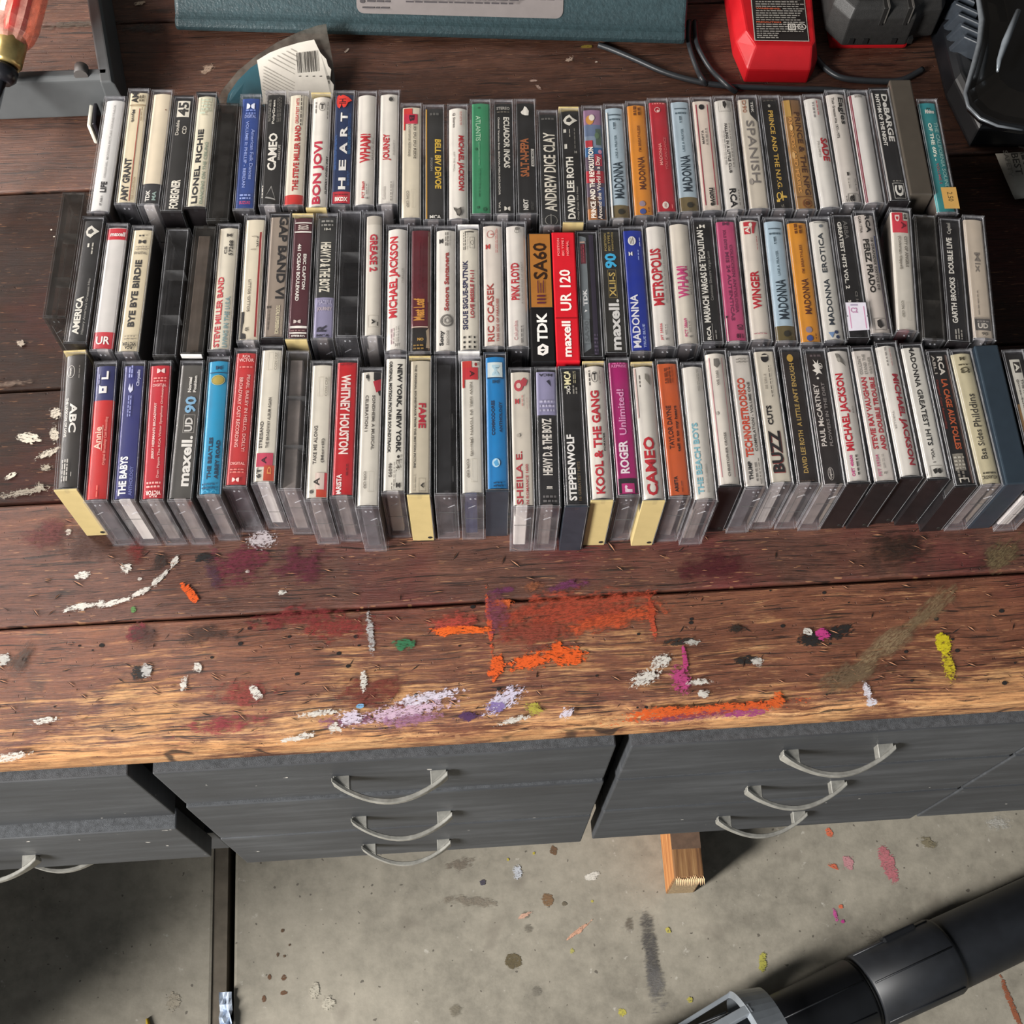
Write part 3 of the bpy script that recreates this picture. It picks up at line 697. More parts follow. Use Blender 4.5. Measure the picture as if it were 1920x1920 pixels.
K(1, 947, 404, 944, 185, 'black spine, chunky white capitals, long small white line', card='#1d1d1c', items=[('D', 'ECUADOR INCAS', 41, 85, 50, 78, '#d3cdbf', 1), ('D', 'Original Version from BOLIVIA-PERU-ECUADOR', 18, 85, 22, 33, '#b3ada2', 1), ('H', 'STEREO', 91.5, 94, 20, 80, '#a5a096'), ('l', 'H', 89, 90.5, 22, 78, 1, '#7d7466'), ('dd', 6.5, 62, 4.4, 3.8, '#c8c2b6'), ('D', 'Vol. 2', 4, 12, 24, 33, '#b3ada2')])
K(1, 990, 402, 985, 185, 'black spine with rust-brown capitals and a white bar', card='#1c1b1a', items=[('U', 'SALT-N-PEPA', 33, 66, 22, 62, '#96562e', 1), ('r', 42, 57, 72, 85, '#cfc9be'), ('U', "BLACKS' MAGIC", 43, 56, 74, 83, '#2a2826'), ('U', 'NEXT', 5, 14, 32, 54, '#cfc9be', 1), ('p', [(93, 56), (94, 46), (91, 40), (89, 28), (87, 34), (86, 48), (86, 64), (90, 66)], '#cfc9be'), ('l', 'U', 5, 12, 68, 78, 2, '#55524d')])
K(1, 1032.7, 426, 1026, 204.5, 'black spine with very tall white three-word capitals and a ring', card='#20201f', items=[('U', 'ANDREW DICE CLAY', 14, 81, 26, 80, '#d3cbba', 0), ('q', 6.5, 52, 4.6, 4.8, 0.35, '#9a968c'), ('r', 1.5, 11.5, 50, 52, '#9a968c'), ('l', 'H', 92, 95, 20, 78, 1, '#5a5752')])
K(1, 1077, 419, 1067, 199.5, 'black spine with white capitals and a shield, ivory case lip', base='i', card='#1c1b1a', items=[('U', 'DAVID LEE ROTH', 5, 57, 24, 58, '#dad4c6', 1), ('U', 'Crazy From The Heat', 4, 32, 66, 76, '#a39d92'), ('p', [(92, 30), (94, 48), (91, 62), (89, 84), (86.5, 62), (84, 46), (86, 26), (89, 18)], '#cdc7b9'), ('p', [(90, 34), (91.5, 48), (89, 60), (87, 48), (87.5, 32)], '#2a2927'), ('r', 78, 81, 18, 30, '#cdc7b9'), ('r', 64, 68, 20, 32, '#cdc7b9'), ('l', 'U', 74, 81, 44, 52, 1, '#8f8a80'), ('dd', 61, 70, 1.8, 2.5, '#8f8a80'), ('l', 'U', 64, 82, 66, 74, 1, '#6d6962')])
K(1, 1121, 416, 1111, 197, 'multicoloured painted spine with white italic titles', card='#5a4a58', bands=[(0, 12, '#b0703c'), (12, 22, '#6a4a3a'), (34, 44, '#b02c38'), (56, 64, '#32608c'), (64, 74, '#7d8a9a'), (74, 84, '#62708a'), (84, 100, '#8f6d86')], items=[('o', 88, 36, 3.0, 4.5, '#c58a3e'), ('o', 90, 46, 2.2, 3, '#d9cfc2'), ('r', 64, 70, 12, 44, '#b8343c'), ('r', 48, 58, 50, 84, '#a83444'), ('r', 66, 80, 60, 84, '#4a5a4c'), ('r', 2, 14, 50, 86, '#2a2430'), ('r', 14, 30, 60, 86, '#3a4a74'), ('o', 74, 66, 1.8, 3, '#566a50'), ('o', 60, 76, 1.4, 2, '#c58aa0'), ('U', 'PRINCE AND THE REVOLUTION', 4, 64, 22, 46, '#e6dacb', 1), ('U', 'Around the World in a Day', 3, 56, 54, 78, '#e0d2c6')])
K(1, 1165, 412, 1153.5, 193.5, 'pale blue spine, dark flared capitals, left of an orange one', card='#a7b7bf', bands=[(0, 13.5, '#6b5c3c')], bulge=1.2, items=MDLAP+[('r', 1, 93, 11, 17, '#dbd8d0')])
K(1, 1209, 406, 1192.5, 189, 'orange spine with thin brown capitals', card='#cf832c', bulge=1.0, items=MDIB)
K(1, 1253, 400, 1232, 183, 'red spine with faint pink lettering and a white disc', card='#ad2530', items=[('U', 'MADONNA', 42, 61, 36, 50, '#d98d84'), ('U', 'YOU CAN DANCE', 38, 66, 60, 73, '#c4605e'), ('o', 8, 45, 2.4, 3.3, '#d5c8bb'), ('U', 'S', 6, 10, 40, 50, '#ad7a70', 1), ('q', 90, 44, 2.2, 2.6, 0.5, '#cfa8a0'), ('o', 89, 47, 1.0, 1.2, '#cfa8a0'), ('l', 'H', 95, 97, 22, 80, 1, '#d0746e'), ('l', 'U', 5, 9, 72, 80, 1, '#d0746e')])
K(1, 1295, 399, 1274, 182, 'pale blue spine, dark flared capitals, right of a red one', card='#a5b4bb', bands=[(0, 14.5, '#6b5c3c')], bulge=1.0, items=MDLAP)
K(1, 1337, 397, 1314, 181, 'pinkish cream spine framed by two thin red lines', card='#d6c6b6', items=[('r', 7, 94, 20, 24, '#a83244'), ('r', 7, 94, 72, 76, '#a83244'), ('o', 91.5, 46, 2.1, 2.6, '#1c1a19'), ('U', 'MAPTA', 59, 71, 34, 43, '#4a4440'), ('l', 'U', 58, 73, 52, 62, 1, '#8a8078'), ('D', 'nuove', 6, 21, 42, 62, '#2a2725', 1)])
K(1, 1381, 394, 1356.5, 180, 'white spine, heavy black logo at foot, fine grey text', card='#d3ccc1', bulge=1.6, items=[('D', 'RCA', 4, 20, 30, 60, '#161514', 1), ('D', 'FALLING IN A LITTLE CLUB', 33, 76, 40, 52, '#3c3733', 1), ('l', 'D', 38, 76, 60, 70, 1, '#9b948b'), ('l', 'D', 40, 70, 24, 32, 1, '#a59e95'), ('f', 86, 97, 22, 76, 0.25, '#6a645c'), ('p', [(94.5, 42), (95, 54), (92, 60), (88, 50), (91, 42)], '#2b2825'), ('l', 'D', 5, 18, 68, 78, 1, '#8d867d')])
K(1, 1426, 393, 1400.5, 178, 'cream spine with pencilled capitals and a black notched corner', card='#c8bdab', items=[('p', [(100, 56), (100, 88), (77, 88), (83, 58), (86, 54)], '#232120'), ('D', 'TDK', 85, 95, 64, 76, '#c8c2b8', 1), ('D', 'D90', 85, 96, 24, 42, '#a07058'), ('D', 'SPANISH', 24, 78, 32, 68, '#77706a', -1), ('o', 25, 26, 1.5, 3.0, '#9a9186')])
K(1, 1470, 393, 1443, 178.5, 'black spine with slim gold capitals and a gold symbol', card='#191715', items=[('D', 'PRINCE AND THE N.P.G.', 19, 87, 38, 60, '#c09a45'), ('q', 13, 40, 2.0, 3.4, 0.8, '#d0aa4c'), ('r', 9, 17, 52, 57, '#d0aa4c'), ('r', 11.5, 13.2, 46, 74, '#d0aa4c'), ('r', 8, 10, 26, 40, '#d0aa4c'), ('o', 91, 46, 1.0, 1.5, '#8a857c'), ('l', 'U', 2, 7, 44, 58, 2, '#6d675c'), ('l', 'H', 95, 97, 20, 78, 1, '#4d4840')])
K(1, 1514, 394, 1482, 179, 'mottled golden brown spine with brown capitals', card='#9b713c', bands=[(84, 100, '#7d5c3c')], items=[('D', 'PRINCE & THE NPG', 14, 86, 54, 80, '#4a2a18'), ('D', 'DIAMONDS AND PEARLS', 16, 88, 24, 42, '#c58d4a', 1), ('r', 82, 100, 14, 42, '#b88f4a'), ('q', 7, 56, 3.4, 4.2, 0.9, '#7a4a24'), ('o', 7, 56, 1.6, 2.0, '#5a3418'), ('r', 12.2, 13, 14, 86, '#6a4424'), ('o', 48, 26, 1.2, 3.4, '#d0a468'), ('o', 72, 32, 1.2, 3, '#d0a468')])
K(1, 1560.5, 391, 1524.5, 176, 'glossy white spine with bold red four-letter capitals', card='#d8d2c8', bulge=1.6, items=[('D', 'SADE', 42, 62, 52, 86, '#b81f2a', 1), ('D', 'PROMISE', 45, 59, 35, 44, '#9d968c', -1), ('l', 'D', 80, 94, 40, 52, 1, '#8f8a86'), ('l', 'D', 82, 95, 60, 70, 1, '#c06a68')])
K(1, 1600, 382, 1566, 168, 'dull white spine with a dark mixed-case title and boxed monogram', card='#cdc4b9', bulge=1.4, items=[('D', 'Eagles', 70, 94, 50, 84, '#26241f', 0), ('D', 'Their Greatest Hits 1971-1975', 58, 94, 28, 39, '#55504a'), ('f', 1.5, 10, 34, 84, 0.3, '#2e2b28'), ('U', 'a', 2.5, 9, 40, 62, '#2e2b28', 1), ('r', 25, 28, 44, 52, '#2e2b28'), ('l', 'D', 14, 24, 44, 50, 1, '#6a645c'), ('D', 'TC-5-105', 12, 23, 74, 82, '#5a544d'), ('l', 'U', 2, 8, 24, 30, 1, '#5a544d')])
K(1, 1643.5, 381.5, 1608, 169, 'glossy blank white spine with a wine-red left margin', card='#d5cfc6', bulge=2.0, items=[('r', 1, 97, 10, 20, '#7c2430'), ('H', 'SONY', 94, 96.2, 34, 72, '#7d766e')])
K(1, 1689.5, 379, 1650, 163, 'black spine, two white capital lines, white monogram box', base='k', card='#1d1c1c', items=[('r', 1, 97, 8, 19, '#a8a29a'), ('D', 'DeBARGE', 53, 95, 56, 84, '#ddd8ce', 1), ('D', 'RHYTHM OF THE NIGHT', 49, 95, 28, 46, '#d5d0c6', 1), ('f', 4, 17, 34, 86, 0.35, '#cfcac0'), ('U', 'G', 5.5, 15, 40, 80, '#cfcac0', 1), ('l', 'H', 18, 20, 38, 84, 1, '#77736c')])
K(1, 1727.5, 364, 1685.5, 152, 'plain grey-brown cardboard sleeve without print', wrap='#443e37')
K(1, 1777, 400, 1738, 185, 'teal spine with a tan price sticker at its foot', card='#2f7f80', bands=[(92, 100, '#2d8488')], extra='tan', items=[('D', 'THE CALIFORNIA SOUND', 22, 80, 64, 82, '#8fb8b0'), ('D', "OF THE 60's -", 46, 79, 36, 54, '#d6dccb', 1), ('D', 'VOLUME 2', 26, 44, 40, 52, '#9a5a60'), ('H', 'Rhino', 87.5, 91, 34, 76, '#d8d3c8', 1), ('p', [(91.5, 40), (93, 46), (91.8, 48), (92.6, 58), (91.6, 60)], '#1d3030')])
# ---- middle row, left to right
K(2, 102, 597, 139, 359, 'empty smoked case with moulded ribs, jutting out beyond the others', smoke=True, base='s', tape=None, ribs=True)
K(2, 141, 645, 176, 404, 'black spine with white capitals and a white shield', base='k', card='#201f1e', items=[('U', 'AMERICA', 8, 37, 24, 54, '#d0cabd', 1), ('U', "History America's Greatest Hits", 8, 51, 62, 75, '#8d8982'), ('p', [(91, 28), (93, 44), (91, 56), (88.5, 80), (85.5, 58), (83, 46), (85, 28), (88, 22)], '#c5c0b4'), ('p', [(89, 32), (90.5, 46), (88, 58), (86, 46), (86.5, 32)], '#33312e'), ('r', 75.5, 78.5, 38, 46, '#c5c0b4'), ('l', 'U', 70, 79, 58, 70, 1, '#aaa59a')])
K(2, 190, 657, 221, 419, 'pale grey spine with a red band at each end', card='#bfbab4', bands=[(0, 15.5, '#b62b35'), (87.5, 96.5, '#b3202d')], items=[('H', 'maxell', 90, 93.5, 20, 84, '#d9c8c2', 1), ('H', 'UR', 6, 12, 18, 76, '#e6ddd5', 0)])
K(2, 238, 663, 269, 422, 'cream spine, slanted black capitals, logo at both ends', card='#cbbd9f', items=[('U', 'BYE BYE BIRDIE', 21, 73, 32, 60, '#25211e', 1), ('dd', 87.5, 50, 5.2, 3.4, '#2a2623'), ('H', 'DIGITAL', 77.5, 79.5, 22, 78, '#5d564a'), ('l', 'H', 81, 84.5, 26, 76, 2, '#8a8070'), ('X', 'VICTOR', 6.6, 9.2, 22, 80, '#2a2623', 1), ('X', 'RCA', 4, 6.4, 34, 66, '#2a2623', 1), ('l', 'H', 11, 15, 28, 74, 2, '#857b6a'), ('l', 'H', 91, 93.5, 36, 66, 1, '#3a352f')])
K(2, 308, 672, 334.5, 424, 'empty clear case with two moulded ribs', smoke=False, base='s', tape=None, ribs=True)
K(2, 359.5, 667, 386, 421, 'empty smoked case with a pale lip, no card', smoke=True, base='s', tape='t', extra='lip')
K(2, 411, 661, 430, 416, 'cream spine with heavy red capitals over a teal line', card='#cbc2af', bulge=1.2, items=[('U', 'STEVE MILLER BAND', 4, 58, 18, 44, '#b5343a', 1), ('U', 'LIVING IN THE U.S.A.', 4, 43, 56, 76, '#7e9d9f'), ('U', '57288', 75, 87, 54, 72, '#35312d'), ('U', 'CS', 76, 82, 34, 46, '#35312d'), ('dd', 91, 52, 3.6, 3.0, '#47423c')])
K(2, 465.5, 642, 480, 402, 'cream spine with a thick red stripe and torn corner', card='#cdc2ab', items=[('r', 5, 87, 70, 78, '#8f1f20'), ('r', 4.5, 88, 78, 80.5, '#d6b8a8'), ('D', "LITTOS 'OTTOS", 24, 49, 32, 44, '#6f675a'), ('p', [(2, 11), (2, 34), (7, 32), (8, 16), (14, 18), (16, 22), (24, 22), (24, 11)], '#1b1918'), ('r', 83, 83.6, 36, 58, '#8a8170'), ('r', 72.5, 73.1, 34, 58, '#8a8170'), ('D', 'NR', 74, 83, 58, 66, '#4a453d'), ('U', '8', 9, 12, 30, 42, '#4a453d')])
K(2, 512.3, 635, 526.7, 399, 'taupe spine with very large black capitals', base='k', card='#8c7e70', bulge=0.4, items=[('D', 'GAP BAND VI', 32, 98, 46, 84, '#1c1918', 1), ('D', 'TOTAL EXPERIENCE', 5, 27, 54, 70, '#cbbf9f', 1), ('D', 'RECORDS AND TAPES', 5, 18, 76, 84, '#a99c86'), ('dd', 25.5, 22, 2.6, 2.4, '#4a4038'), ('l', 'D', 8, 23, 20, 28, 1, '#6e6258')])
K(2, 556.5, 641, 569, 397, 'maroon spine with white capitals between paired white rules, ivory case', base='i', card='#4a1f26', bulge=0.5, items=[('D', 'ERIC CLAPTON', 40, 68, 56, 70, '#d9d2c8', 1), ('D', '461 OCEAN BOULEVARD', 31, 76, 30, 46, '#d9d2c8', 1), ('r', 92.5, 93.5, 13, 86, '#d9d2c8'), ('r', 85, 86.2, 13, 86, '#d9d2c8'), ('U', 'RSO', 87.5, 91.5, 26, 74, '#c5b9ae'), ('r', 10, 11.8, 13, 86, '#d9d2c8'), ('r', 5.8, 7, 13, 86, '#d9d2c8'), ('dd', 15, 44, 5.0, 3.0, '#b8aaa2'), ('H', 'STEREO', 2.8, 4.8, 22, 80, '#d9d2c8', 1), ('l', 'H', 7.6, 9.2, 18, 80, 1, '#8d6a68')])
K(2, 606, 637, 614.4, 399, 'charcoal and lilac spine, lilac half at the foot', card='#2e2e2c', bands=[(0, 33.5, '#85809a')], items=[('D', 'HEAVY D & THE BOYZ', 37.5, 77, 24, 70, '#d0c8b6', 1), ('H', 'PEACEFUL', 28, 31.5, 20, 82, '#a9a3b8'), ('H', 'JOURNEY', 22.5, 26, 20, 82, '#b9a9ab'), ('U', 'R', 7, 12, 22, 62, '#2b2836', 1), ('H', 'MCA', 2.8, 5.2, 22, 76, '#2f2c3a', 1), ('H', '10-4', 86.5, 88.5, 38, 66, '#b9b4a8'), ('l', 'H', 90, 96, 24, 78, 2, '#7d7a74')])
K(2, 649, 634, 658, 393, 'empty clear case with ribs and clear ends', base='c', tape=None, ribs=True)
K(2, 699, 643, 701.5, 386, 'clear case with a torn cream card and red capitals', base='c', card='#c9c1b3', bands=[(90, 100, '#b7aea0')], bulge=1.8, hw=0.0052, items=[('D', 'GREASE 2', 52, 82, 32, 66, '#b02a38', 1), ('f', 9, 18, 30, 76, 0.2, '#8f887c'), ('U', 'v', 11, 15, 46, 60, '#2b2825', 1), ('r', 10, 13, 68, 74, '#5a544c')])
K(2, 742, 659, 746, 421, 'white spine, wide red capitals, small grey subtitle', card='#d8d1c6', bulge=1.7, items=[('U', 'MICHAEL JACKSON', 27, 91, 14, 60, '#b81f2c', 1), ('U', 'THRILLER', 54, 66, 68, 76, '#a09a92', -1), ('l', 'U', 7, 20, 24, 40, 2, '#c9aeb0'), ('dd', 6, 50, 2.0, 3.0, '#8d8780'), ('l', 'U', 8, 20, 46, 56, 1, '#a59f97')])
K(2, 788, 659, 790, 426, 'deep maroon spine with gold lettering and a torn right edge', card='#561820', bands=[(0, 20.5, '#1f1914')], items=[('U', 'Meat Loaf', 26, 43, 18, 66, '#c08434', 1), ('r', 20.6, 21.4, 13, 80, '#cfb9a4'), ('r', 3, 96, 80, 88, '#5b4436'), ('p', [(5, 72), (12, 76), (18, 72), (20, 84), (5, 88)], '#a08c74'), ('r', 40, 92, 79, 81, '#a3857a'), ('H', 'NO', 10.4, 12.6, 36, 62, '#b58a3e', 1), ('l', 'H', 4, 8.5, 18, 68, 2, '#8a6a34'), ('l', 'U', 50, 86, 34, 50, 2, '#47141c')])
K(2, 836, 660, 836.7, 424, 'white spine with brick-red roman lettering and a grey seal', card='#d5cec2', bulge=1.5, items=[('U', 'Sonora Santanera', 33, 79, 42, 62, '#a03c38', 1), ('U', 'Sony', 6.5, 18, 22, 44, '#1f1d1c', 1), ('U', 'DISCOS', 7, 18, 52, 62, '#8b857d'), ('q', 25.5, 54, 4.8, 5.2, 1.3, '#6f6a63'), ('q', 25.5, 54, 2.6, 2.8, 1.2, '#8d877f'), ('dd', 88, 28, 2.6, 4.2, '#22201e'), ('l', 'U', 84, 95, 46, 66, 2, '#77716a')])
K(2, 881, 662, 880, 419, 'cream spine, navy over red slanted capitals, nine dots', base='w', card='#d5cdbc', bulge=1.2, items=[('U', 'SIGUE SIGUE-SPUTNIK', 18, 72, 20, 42, '#2b2a48', 1), ('U', 'LOVE MISSILE F1-11', 27, 64, 52, 70, '#a83a3e', 1)]+[('r', 4+u*3.6, 5.7+u*3.6, 22+v*22, 30+v*22, '#33312c') for u in range(3) for v in range(3)]+[('l', 'U', 80, 94, 24, 38, 2, '#4a463f'), ('f', 81, 90, 52, 74, 0.3, '#4a463f'), ('q', 85.5, 63, 1.3, 2.0, 0.3, '#4a463f'), ('r', 93.5, 94.5, 30, 70, '#4a463f')])
K(2, 928, 654, 923, 413, 'pale pinkish spine with thin brick-red roman capitals and ring logo', card='#d5cabd', bulge=1.1, items=[('U', 'RIC OCASEK', 6, 51, 22, 50, '#a33f38'), ('U', 'THIS SIDE OF PARADISE', 6, 39, 60, 71, '#b0584e'), ('q', 90, 40, 2.6, 3.3, 0.35, '#b05a52'), ('r', 89.5, 90.3, 40, 56, '#b05a52'), ('dd', 80, 28, 3.0, 4.4, '#b83a34'), ('l', 'U', 75, 95, 62, 74, 2, '#c08078')])
K(2, 972, 652, 966, 415, 'white spine, condensed red capitals over fine grey line', card='#d5cec4', bulge=1.5, items=[('U', 'PINK FLOYD', 38, 67, 24, 60, '#b3262f', 1), ('U', 'A COLLECTION OF GREAT', 35, 68, 68, 76, '#a29c94', -1), ('U', 'Columbia', 7, 22, 32, 48, '#b98a88', -1), ('l', 'U', 5, 18, 62, 72, 1, '#8f8982'), ('o', 94.5, 55, 1.4, 1.4, '#77726a'), ('q', 92.5, 55, 1.8, 2.0, 0.4, '#77726a')])
K(2, 1020, 682, 1011, 436, 'shrink-wrapped pack, copper-brown top and black foot', wrap='#97622c', split=('#161516', 40.5), items=[('U', 'SA60', 63, 92, 18, 78, '#2b1a10', 0), ('U', 'TDK', 15, 37, 26, 70, '#e3ded8', 1), ('p', [(5.5, 26), (4.5, 48), (6.5, 70), (11.5, 72), (13.5, 48), (11, 26)], '#dcd6d0'), ('p', [(7.5, 36), (6.2, 48), (8.5, 58)], '#161516'), ('p', [(9.5, 38), (9.5, 58), (11.5, 48)], '#161516'), ('r', 44, 45.3, 30, 66, '#4d2030'), ('r', 46.6, 47.9, 30, 66, '#4d2030'), ('r', 49.2, 50.5, 30, 66, '#4d2030'), ('r', 52, 62, 34, 38, '#4d2030'), ('r', 52, 60, 46, 50, '#4d2030'), ('r', 52, 62, 58, 62, '#4d2030')])
K(2, 1065, 683, 1055, 432, 'shrink-wrapped bright red pack with white lettering', wrap='#bf1a26', items=[('U', 'UR 120', 38, 70, 26, 74, '#eadbd2', 0), ('U', 'maxell', 3, 30, 28, 66, '#ead9d2', 1), ('r', 32, 32.7, 3, 97, '#7f1018'), ('U', 'POSITION', 81, 95, 22, 32, '#d98a84'), ('U', 'IEC TYPE I', 81, 95, 42, 52, '#d98a84'), ('U', 'NORMAL', 81, 93, 62, 72, '#d98a84')])
K(2, 1112, 676, 1101, 428, 'black spine with a grey stripe cut slantwise at both ends', base='k', card='#191718', items=[('p', [(5, 14), (8.5, 46), (95, 46), (97, 14)], '#686e70'), ('U', 'TDK', 41, 54, 22, 40, '#d5d3d0', 1), ('p', [(38, 30), (36, 24), (37, 38)], '#d5d3d0'), ('r', 74, 90, 19, 42, '#5a2028'), ('l', 'U', 75, 89, 22, 40, 2, '#7c2f38'), ('r', 90.5, 91.5, 18, 40, '#a88a78'), ('r', 12, 30, 17, 44, '#5d6264'), ('U', 'SA90', 13, 29, 22, 40, '#4a4e50', 1), ('r', 3, 97, 58, 78, '#2f2836'), ('l', 'H', 3, 20, 60, 76, 6, '#544a5c')])
K(2, 1157, 668, 1141, 421, 'brown-black spine, large white word with a blue 90 above it', base='k', card='#2a2823', hw=0.0074, bulge=0.3, items=[('U', 'maxell.', 4, 43, 28, 74, '#d3cfc9', 1), ('U', 'XLII-S', 45, 64, 36, 64, '#b99e57', 0), ('f', 44, 66, 32, 68, 0.25, '#8d7a46'), ('U', '90', 67, 79, 22, 74, '#3a9cc4', 1), ('U', 'POSITION', 81, 95, 24, 34, '#8d7a46'), ('U', 'IEC TYPE II', 81, 96, 40, 50, '#8d7a46'), ('U', 'HIGH(CrO2)', 81, 96, 56, 66, '#8d7a46')])
K(2, 1204, 664, 1185, 421, 'deep blue spine, white roman capitals, white disc on top', card='#1a2f8c', items=[('U', 'MADONNA', 5, 46, 18, 52, '#dcd9dc', 0), ('U', 'TRUE BLUE', 5, 23, 62, 73, '#a3b0d8'), ('o', 88.5, 44, 2.9, 4.0, '#d6d2cc'), ('U', 'S', 85.5, 91.5, 34, 52, '#8a857f', 1), ('dd', 78, 34, 2.6, 3.6, '#d6d2cc'), ('l', 'U', 73, 82, 66, 74, 1, '#8f9ed0'), ('l', 'U', 84, 92, 76, 82, 1, '#c3c9dc')])
K(2, 1249, 654, 1229, 414, 'white spine with jagged dark red capitals near the top', card='#d6cfc4', bulge=1.6, items=[('U', 'METROPOLIS', 34, 79, 16, 62, '#b01f2c', 1), ('U', 'ORIGINAL MOTION PICTURE SOUNDTRACK', 36, 82, 70, 78, '#a49d95', -1), ('U', 'JST 39526', 7, 20, 34, 46, '#c03a44'), ('dd', 8, 60, 1.7, 2.0, '#8a857e'), ('l', 'U', 11, 19, 56, 63, 1, GY)])
K(2, 1292.5, 648, 1273, 411, 'white spine with jagged pink-red capitals', card='#cfc5b5', bulge=1.7, items=wham('#ba4070'))
K(2, 1338, 645, 1316, 405.5, 'black spine, long white capitals line over grey script', card='#1c1a19', items=[('U', 'MARIACHI VARGAS DE TECALITLAN', 17, 90, 22, 50, '#d5cfc3', 1), ('U', 'Canciones Silvestre Vargas Leon', 34, 73, 58, 74, '#8f8b84', -1), ('U', 'RCA', 3.5, 14, 28, 46, '#d5cfc3', 1), ('r', 3, 16, 52, 54, '#9a958c'), ('l', 'U', 4, 12, 64, 74, 1, '#8f8b84'), ('dd', 93, 48, 4.0, 3.2, '#cfc9bd'), ('r', 91, 92.5, 24, 30, '#cfc9bd')])
K(2, 1384, 643.5, 1360, 406, 'dusty pink spine with dark purple lettering', card='#b5486c', items=[('D', 'SOLO EXITOS', 74, 90, 34, 46, '#5d2440'), ('D', 'MIS 24 AUTENTICAS', 18, 72, 34, 48, '#6d2a48'), ('D', 'COLECCION ANTOLOGIA', 24, 78, 56, 68, '#6d2a48'), ('dd', 95, 48, 4.4, 3.0, '#5d2440'), ('D', 'C10', 11, 15, 54, 82, '#3a1a28', 1), ('H', '811', 4.5, 8, 48, 78, '#3a1a28', 1), ('r', 2, 20, 11, 14, '#d8c9b9'), ('o', 21, 13, 0.8, 1, '#1c1413')])
K(2, 1430, 640, 1405, 403.5, 'cream spine with bold red capitals and a square red logo', card='#d8cdbe', bulge=1.3, items=[('U', 'WINGER', 26, 56, 28, 66, '#b01e2c', 1), ('r', 92, 95.5, 22, 54, '#b83038'), ('p', [(95.5, 58), (95.5, 82), (91, 70), (86, 64), (86, 56)], '#b83038'), ('r', 85.5, 90.5, 22, 48, '#b83038'), ('U', 'A', 86, 91, 26, 46, '#d8cdbe', 1), ('o', 93, 52, 1.3, 1.8, '#d8cdbe'), ('l', 'U', 73, 84, 72, 78, 1, '#c06a68'), ('l', 'H', 6.5, 7.8, 20, 80, 1, '#a86a70')])
K(2, 1477.5, 643, 1451, 405, 'pale blue spine with dark flared capitals above an olive foot', card='#a7bac4', bands=[(0, 14, '#5f5230')], bulge=1.2, items=MDLAP)
K(2, 1524, 646, 1494, 408, 'orange spine with thin brown capitals', card='#d38c2c', bulge=1.0, items=MDIB)
K(2, 1567.6, 642, 1538, 404, 'white spine with widely spaced dark roman capitals and blue dots', card='#d6d0c4', bulge=1.5, items=[('U', 'MADONNA', 14, 50, 34, 58, '#2a3138'), ('U', 'EROTICA', 55, 87, 34, 56, '#33383c'), ('o', 8.5, 60, 1.4, 1.5, '#2b3a5c'), ('o', 4.8, 64, 1.4, 1.5, '#2b3a5c'), ('p', [(4, 40), (8.5, 26), (8.5, 52)], '#6a84a8'), ('o', 92.5, 52, 1.3, 1.5, '#6a6e72'), ('r', 95.2, 96, 24, 76, '#8a8880')])
K(2, 1613, 637, 1578, 399, 'black spine with white capitals and a white pink-lined price sticker', base='k', card='#1b1919', extra='price', items=[('D', 'ABBA', 80, 95, 52, 72, '#6d6964'), ('D', 'GREATEST HITS VOL. 2', 40, 94, 26, 44, '#cfc9bd', 1), ('D', 'CS 160', 27, 38, 62, 74, '#7d7872'), ('dd', 30, 34, 1.8, 2.4, '#cfc9bd')])
K(2, 1654, 630, 1617.7, 392, 'off-white spine, two dark capital lines, heavy black logo', card='#c6bbb0', bulge=1.4, items=[('D', 'PEREZ PRADO', 34, 77, 28, 54, '#28241f', 1), ('D', '18 GRANDES EXITOS DE', 36, 78, 62, 74, '#47413b'), ('D', 'RCA', 82, 97, 50, 72, '#191716', 1), ('D', 'CAM-1770A', 82, 96, 22, 32, '#5a544d'), ('f', 5, 14, 24, 76, 0.3, '#77706a'), ('p', [(12, 38), (13, 52), (8, 62), (6, 48), (8, 38)], '#2a2623'), ('r', 50, 80, 80, 87, '#2c3f6e'), ('r', 6, 50, 80, 87, '#4a3c48')])
K(2, 1703.5, 623, 1688, 388, 'cream typed spine under a red patch with two letters', card='#cbc3b5', items=[('r', 80, 96.5, 13, 60, '#b8303c'), ('r', 80, 90, 13, 80, '#c83a46'), ('D', 'D', 89, 94.5, 26, 46, '#ddc9c0', 1), ('D', 'A', 83, 89, 52, 74, '#6e1c28', 1), ('D', 'CITY OF ANGELS', 52, 77, 60, 74, '#6e675c'), ('D', '(Coleman-Gippel)', 50, 77, 32, 46, '#6e675c'), ('D', 'CON CRP', 12, 25, 30, 40, '#7a7468'), ('f', 10, 24, 50, 70, 0.2, '#a39b8d'), ('o', 94, 70, 1.0, 1.6, '#55504a'), ('r', 91, 92.5, 64, 80, '#3a3632')], tape='r')
K(2, 1752.5, 640, 1734, 401, 'empty clear case with two moulded ribs', base='c', tape=None, ribs=True, smoke=True)
K(2, 1800, 644, 1780.5, 406, 'black spine, white capitals, script logo on top', base='k', card='#1b191a', items=[('U', 'GARTH BROOKS', 16, 52, 30, 54, '#d3cdc2', 1), ('U', 'DOUBLE LIVE', 55, 84, 30, 54, '#d3cdc2', 1), ('U', 'Capitol', 87, 96, 36, 58, '#aaa59c'), ('l', 'U', 36, 50, 62, 70, 1, '#4d4948'), ('l', 'U', 3, 12, 36, 72, 3, '#8d8880')])
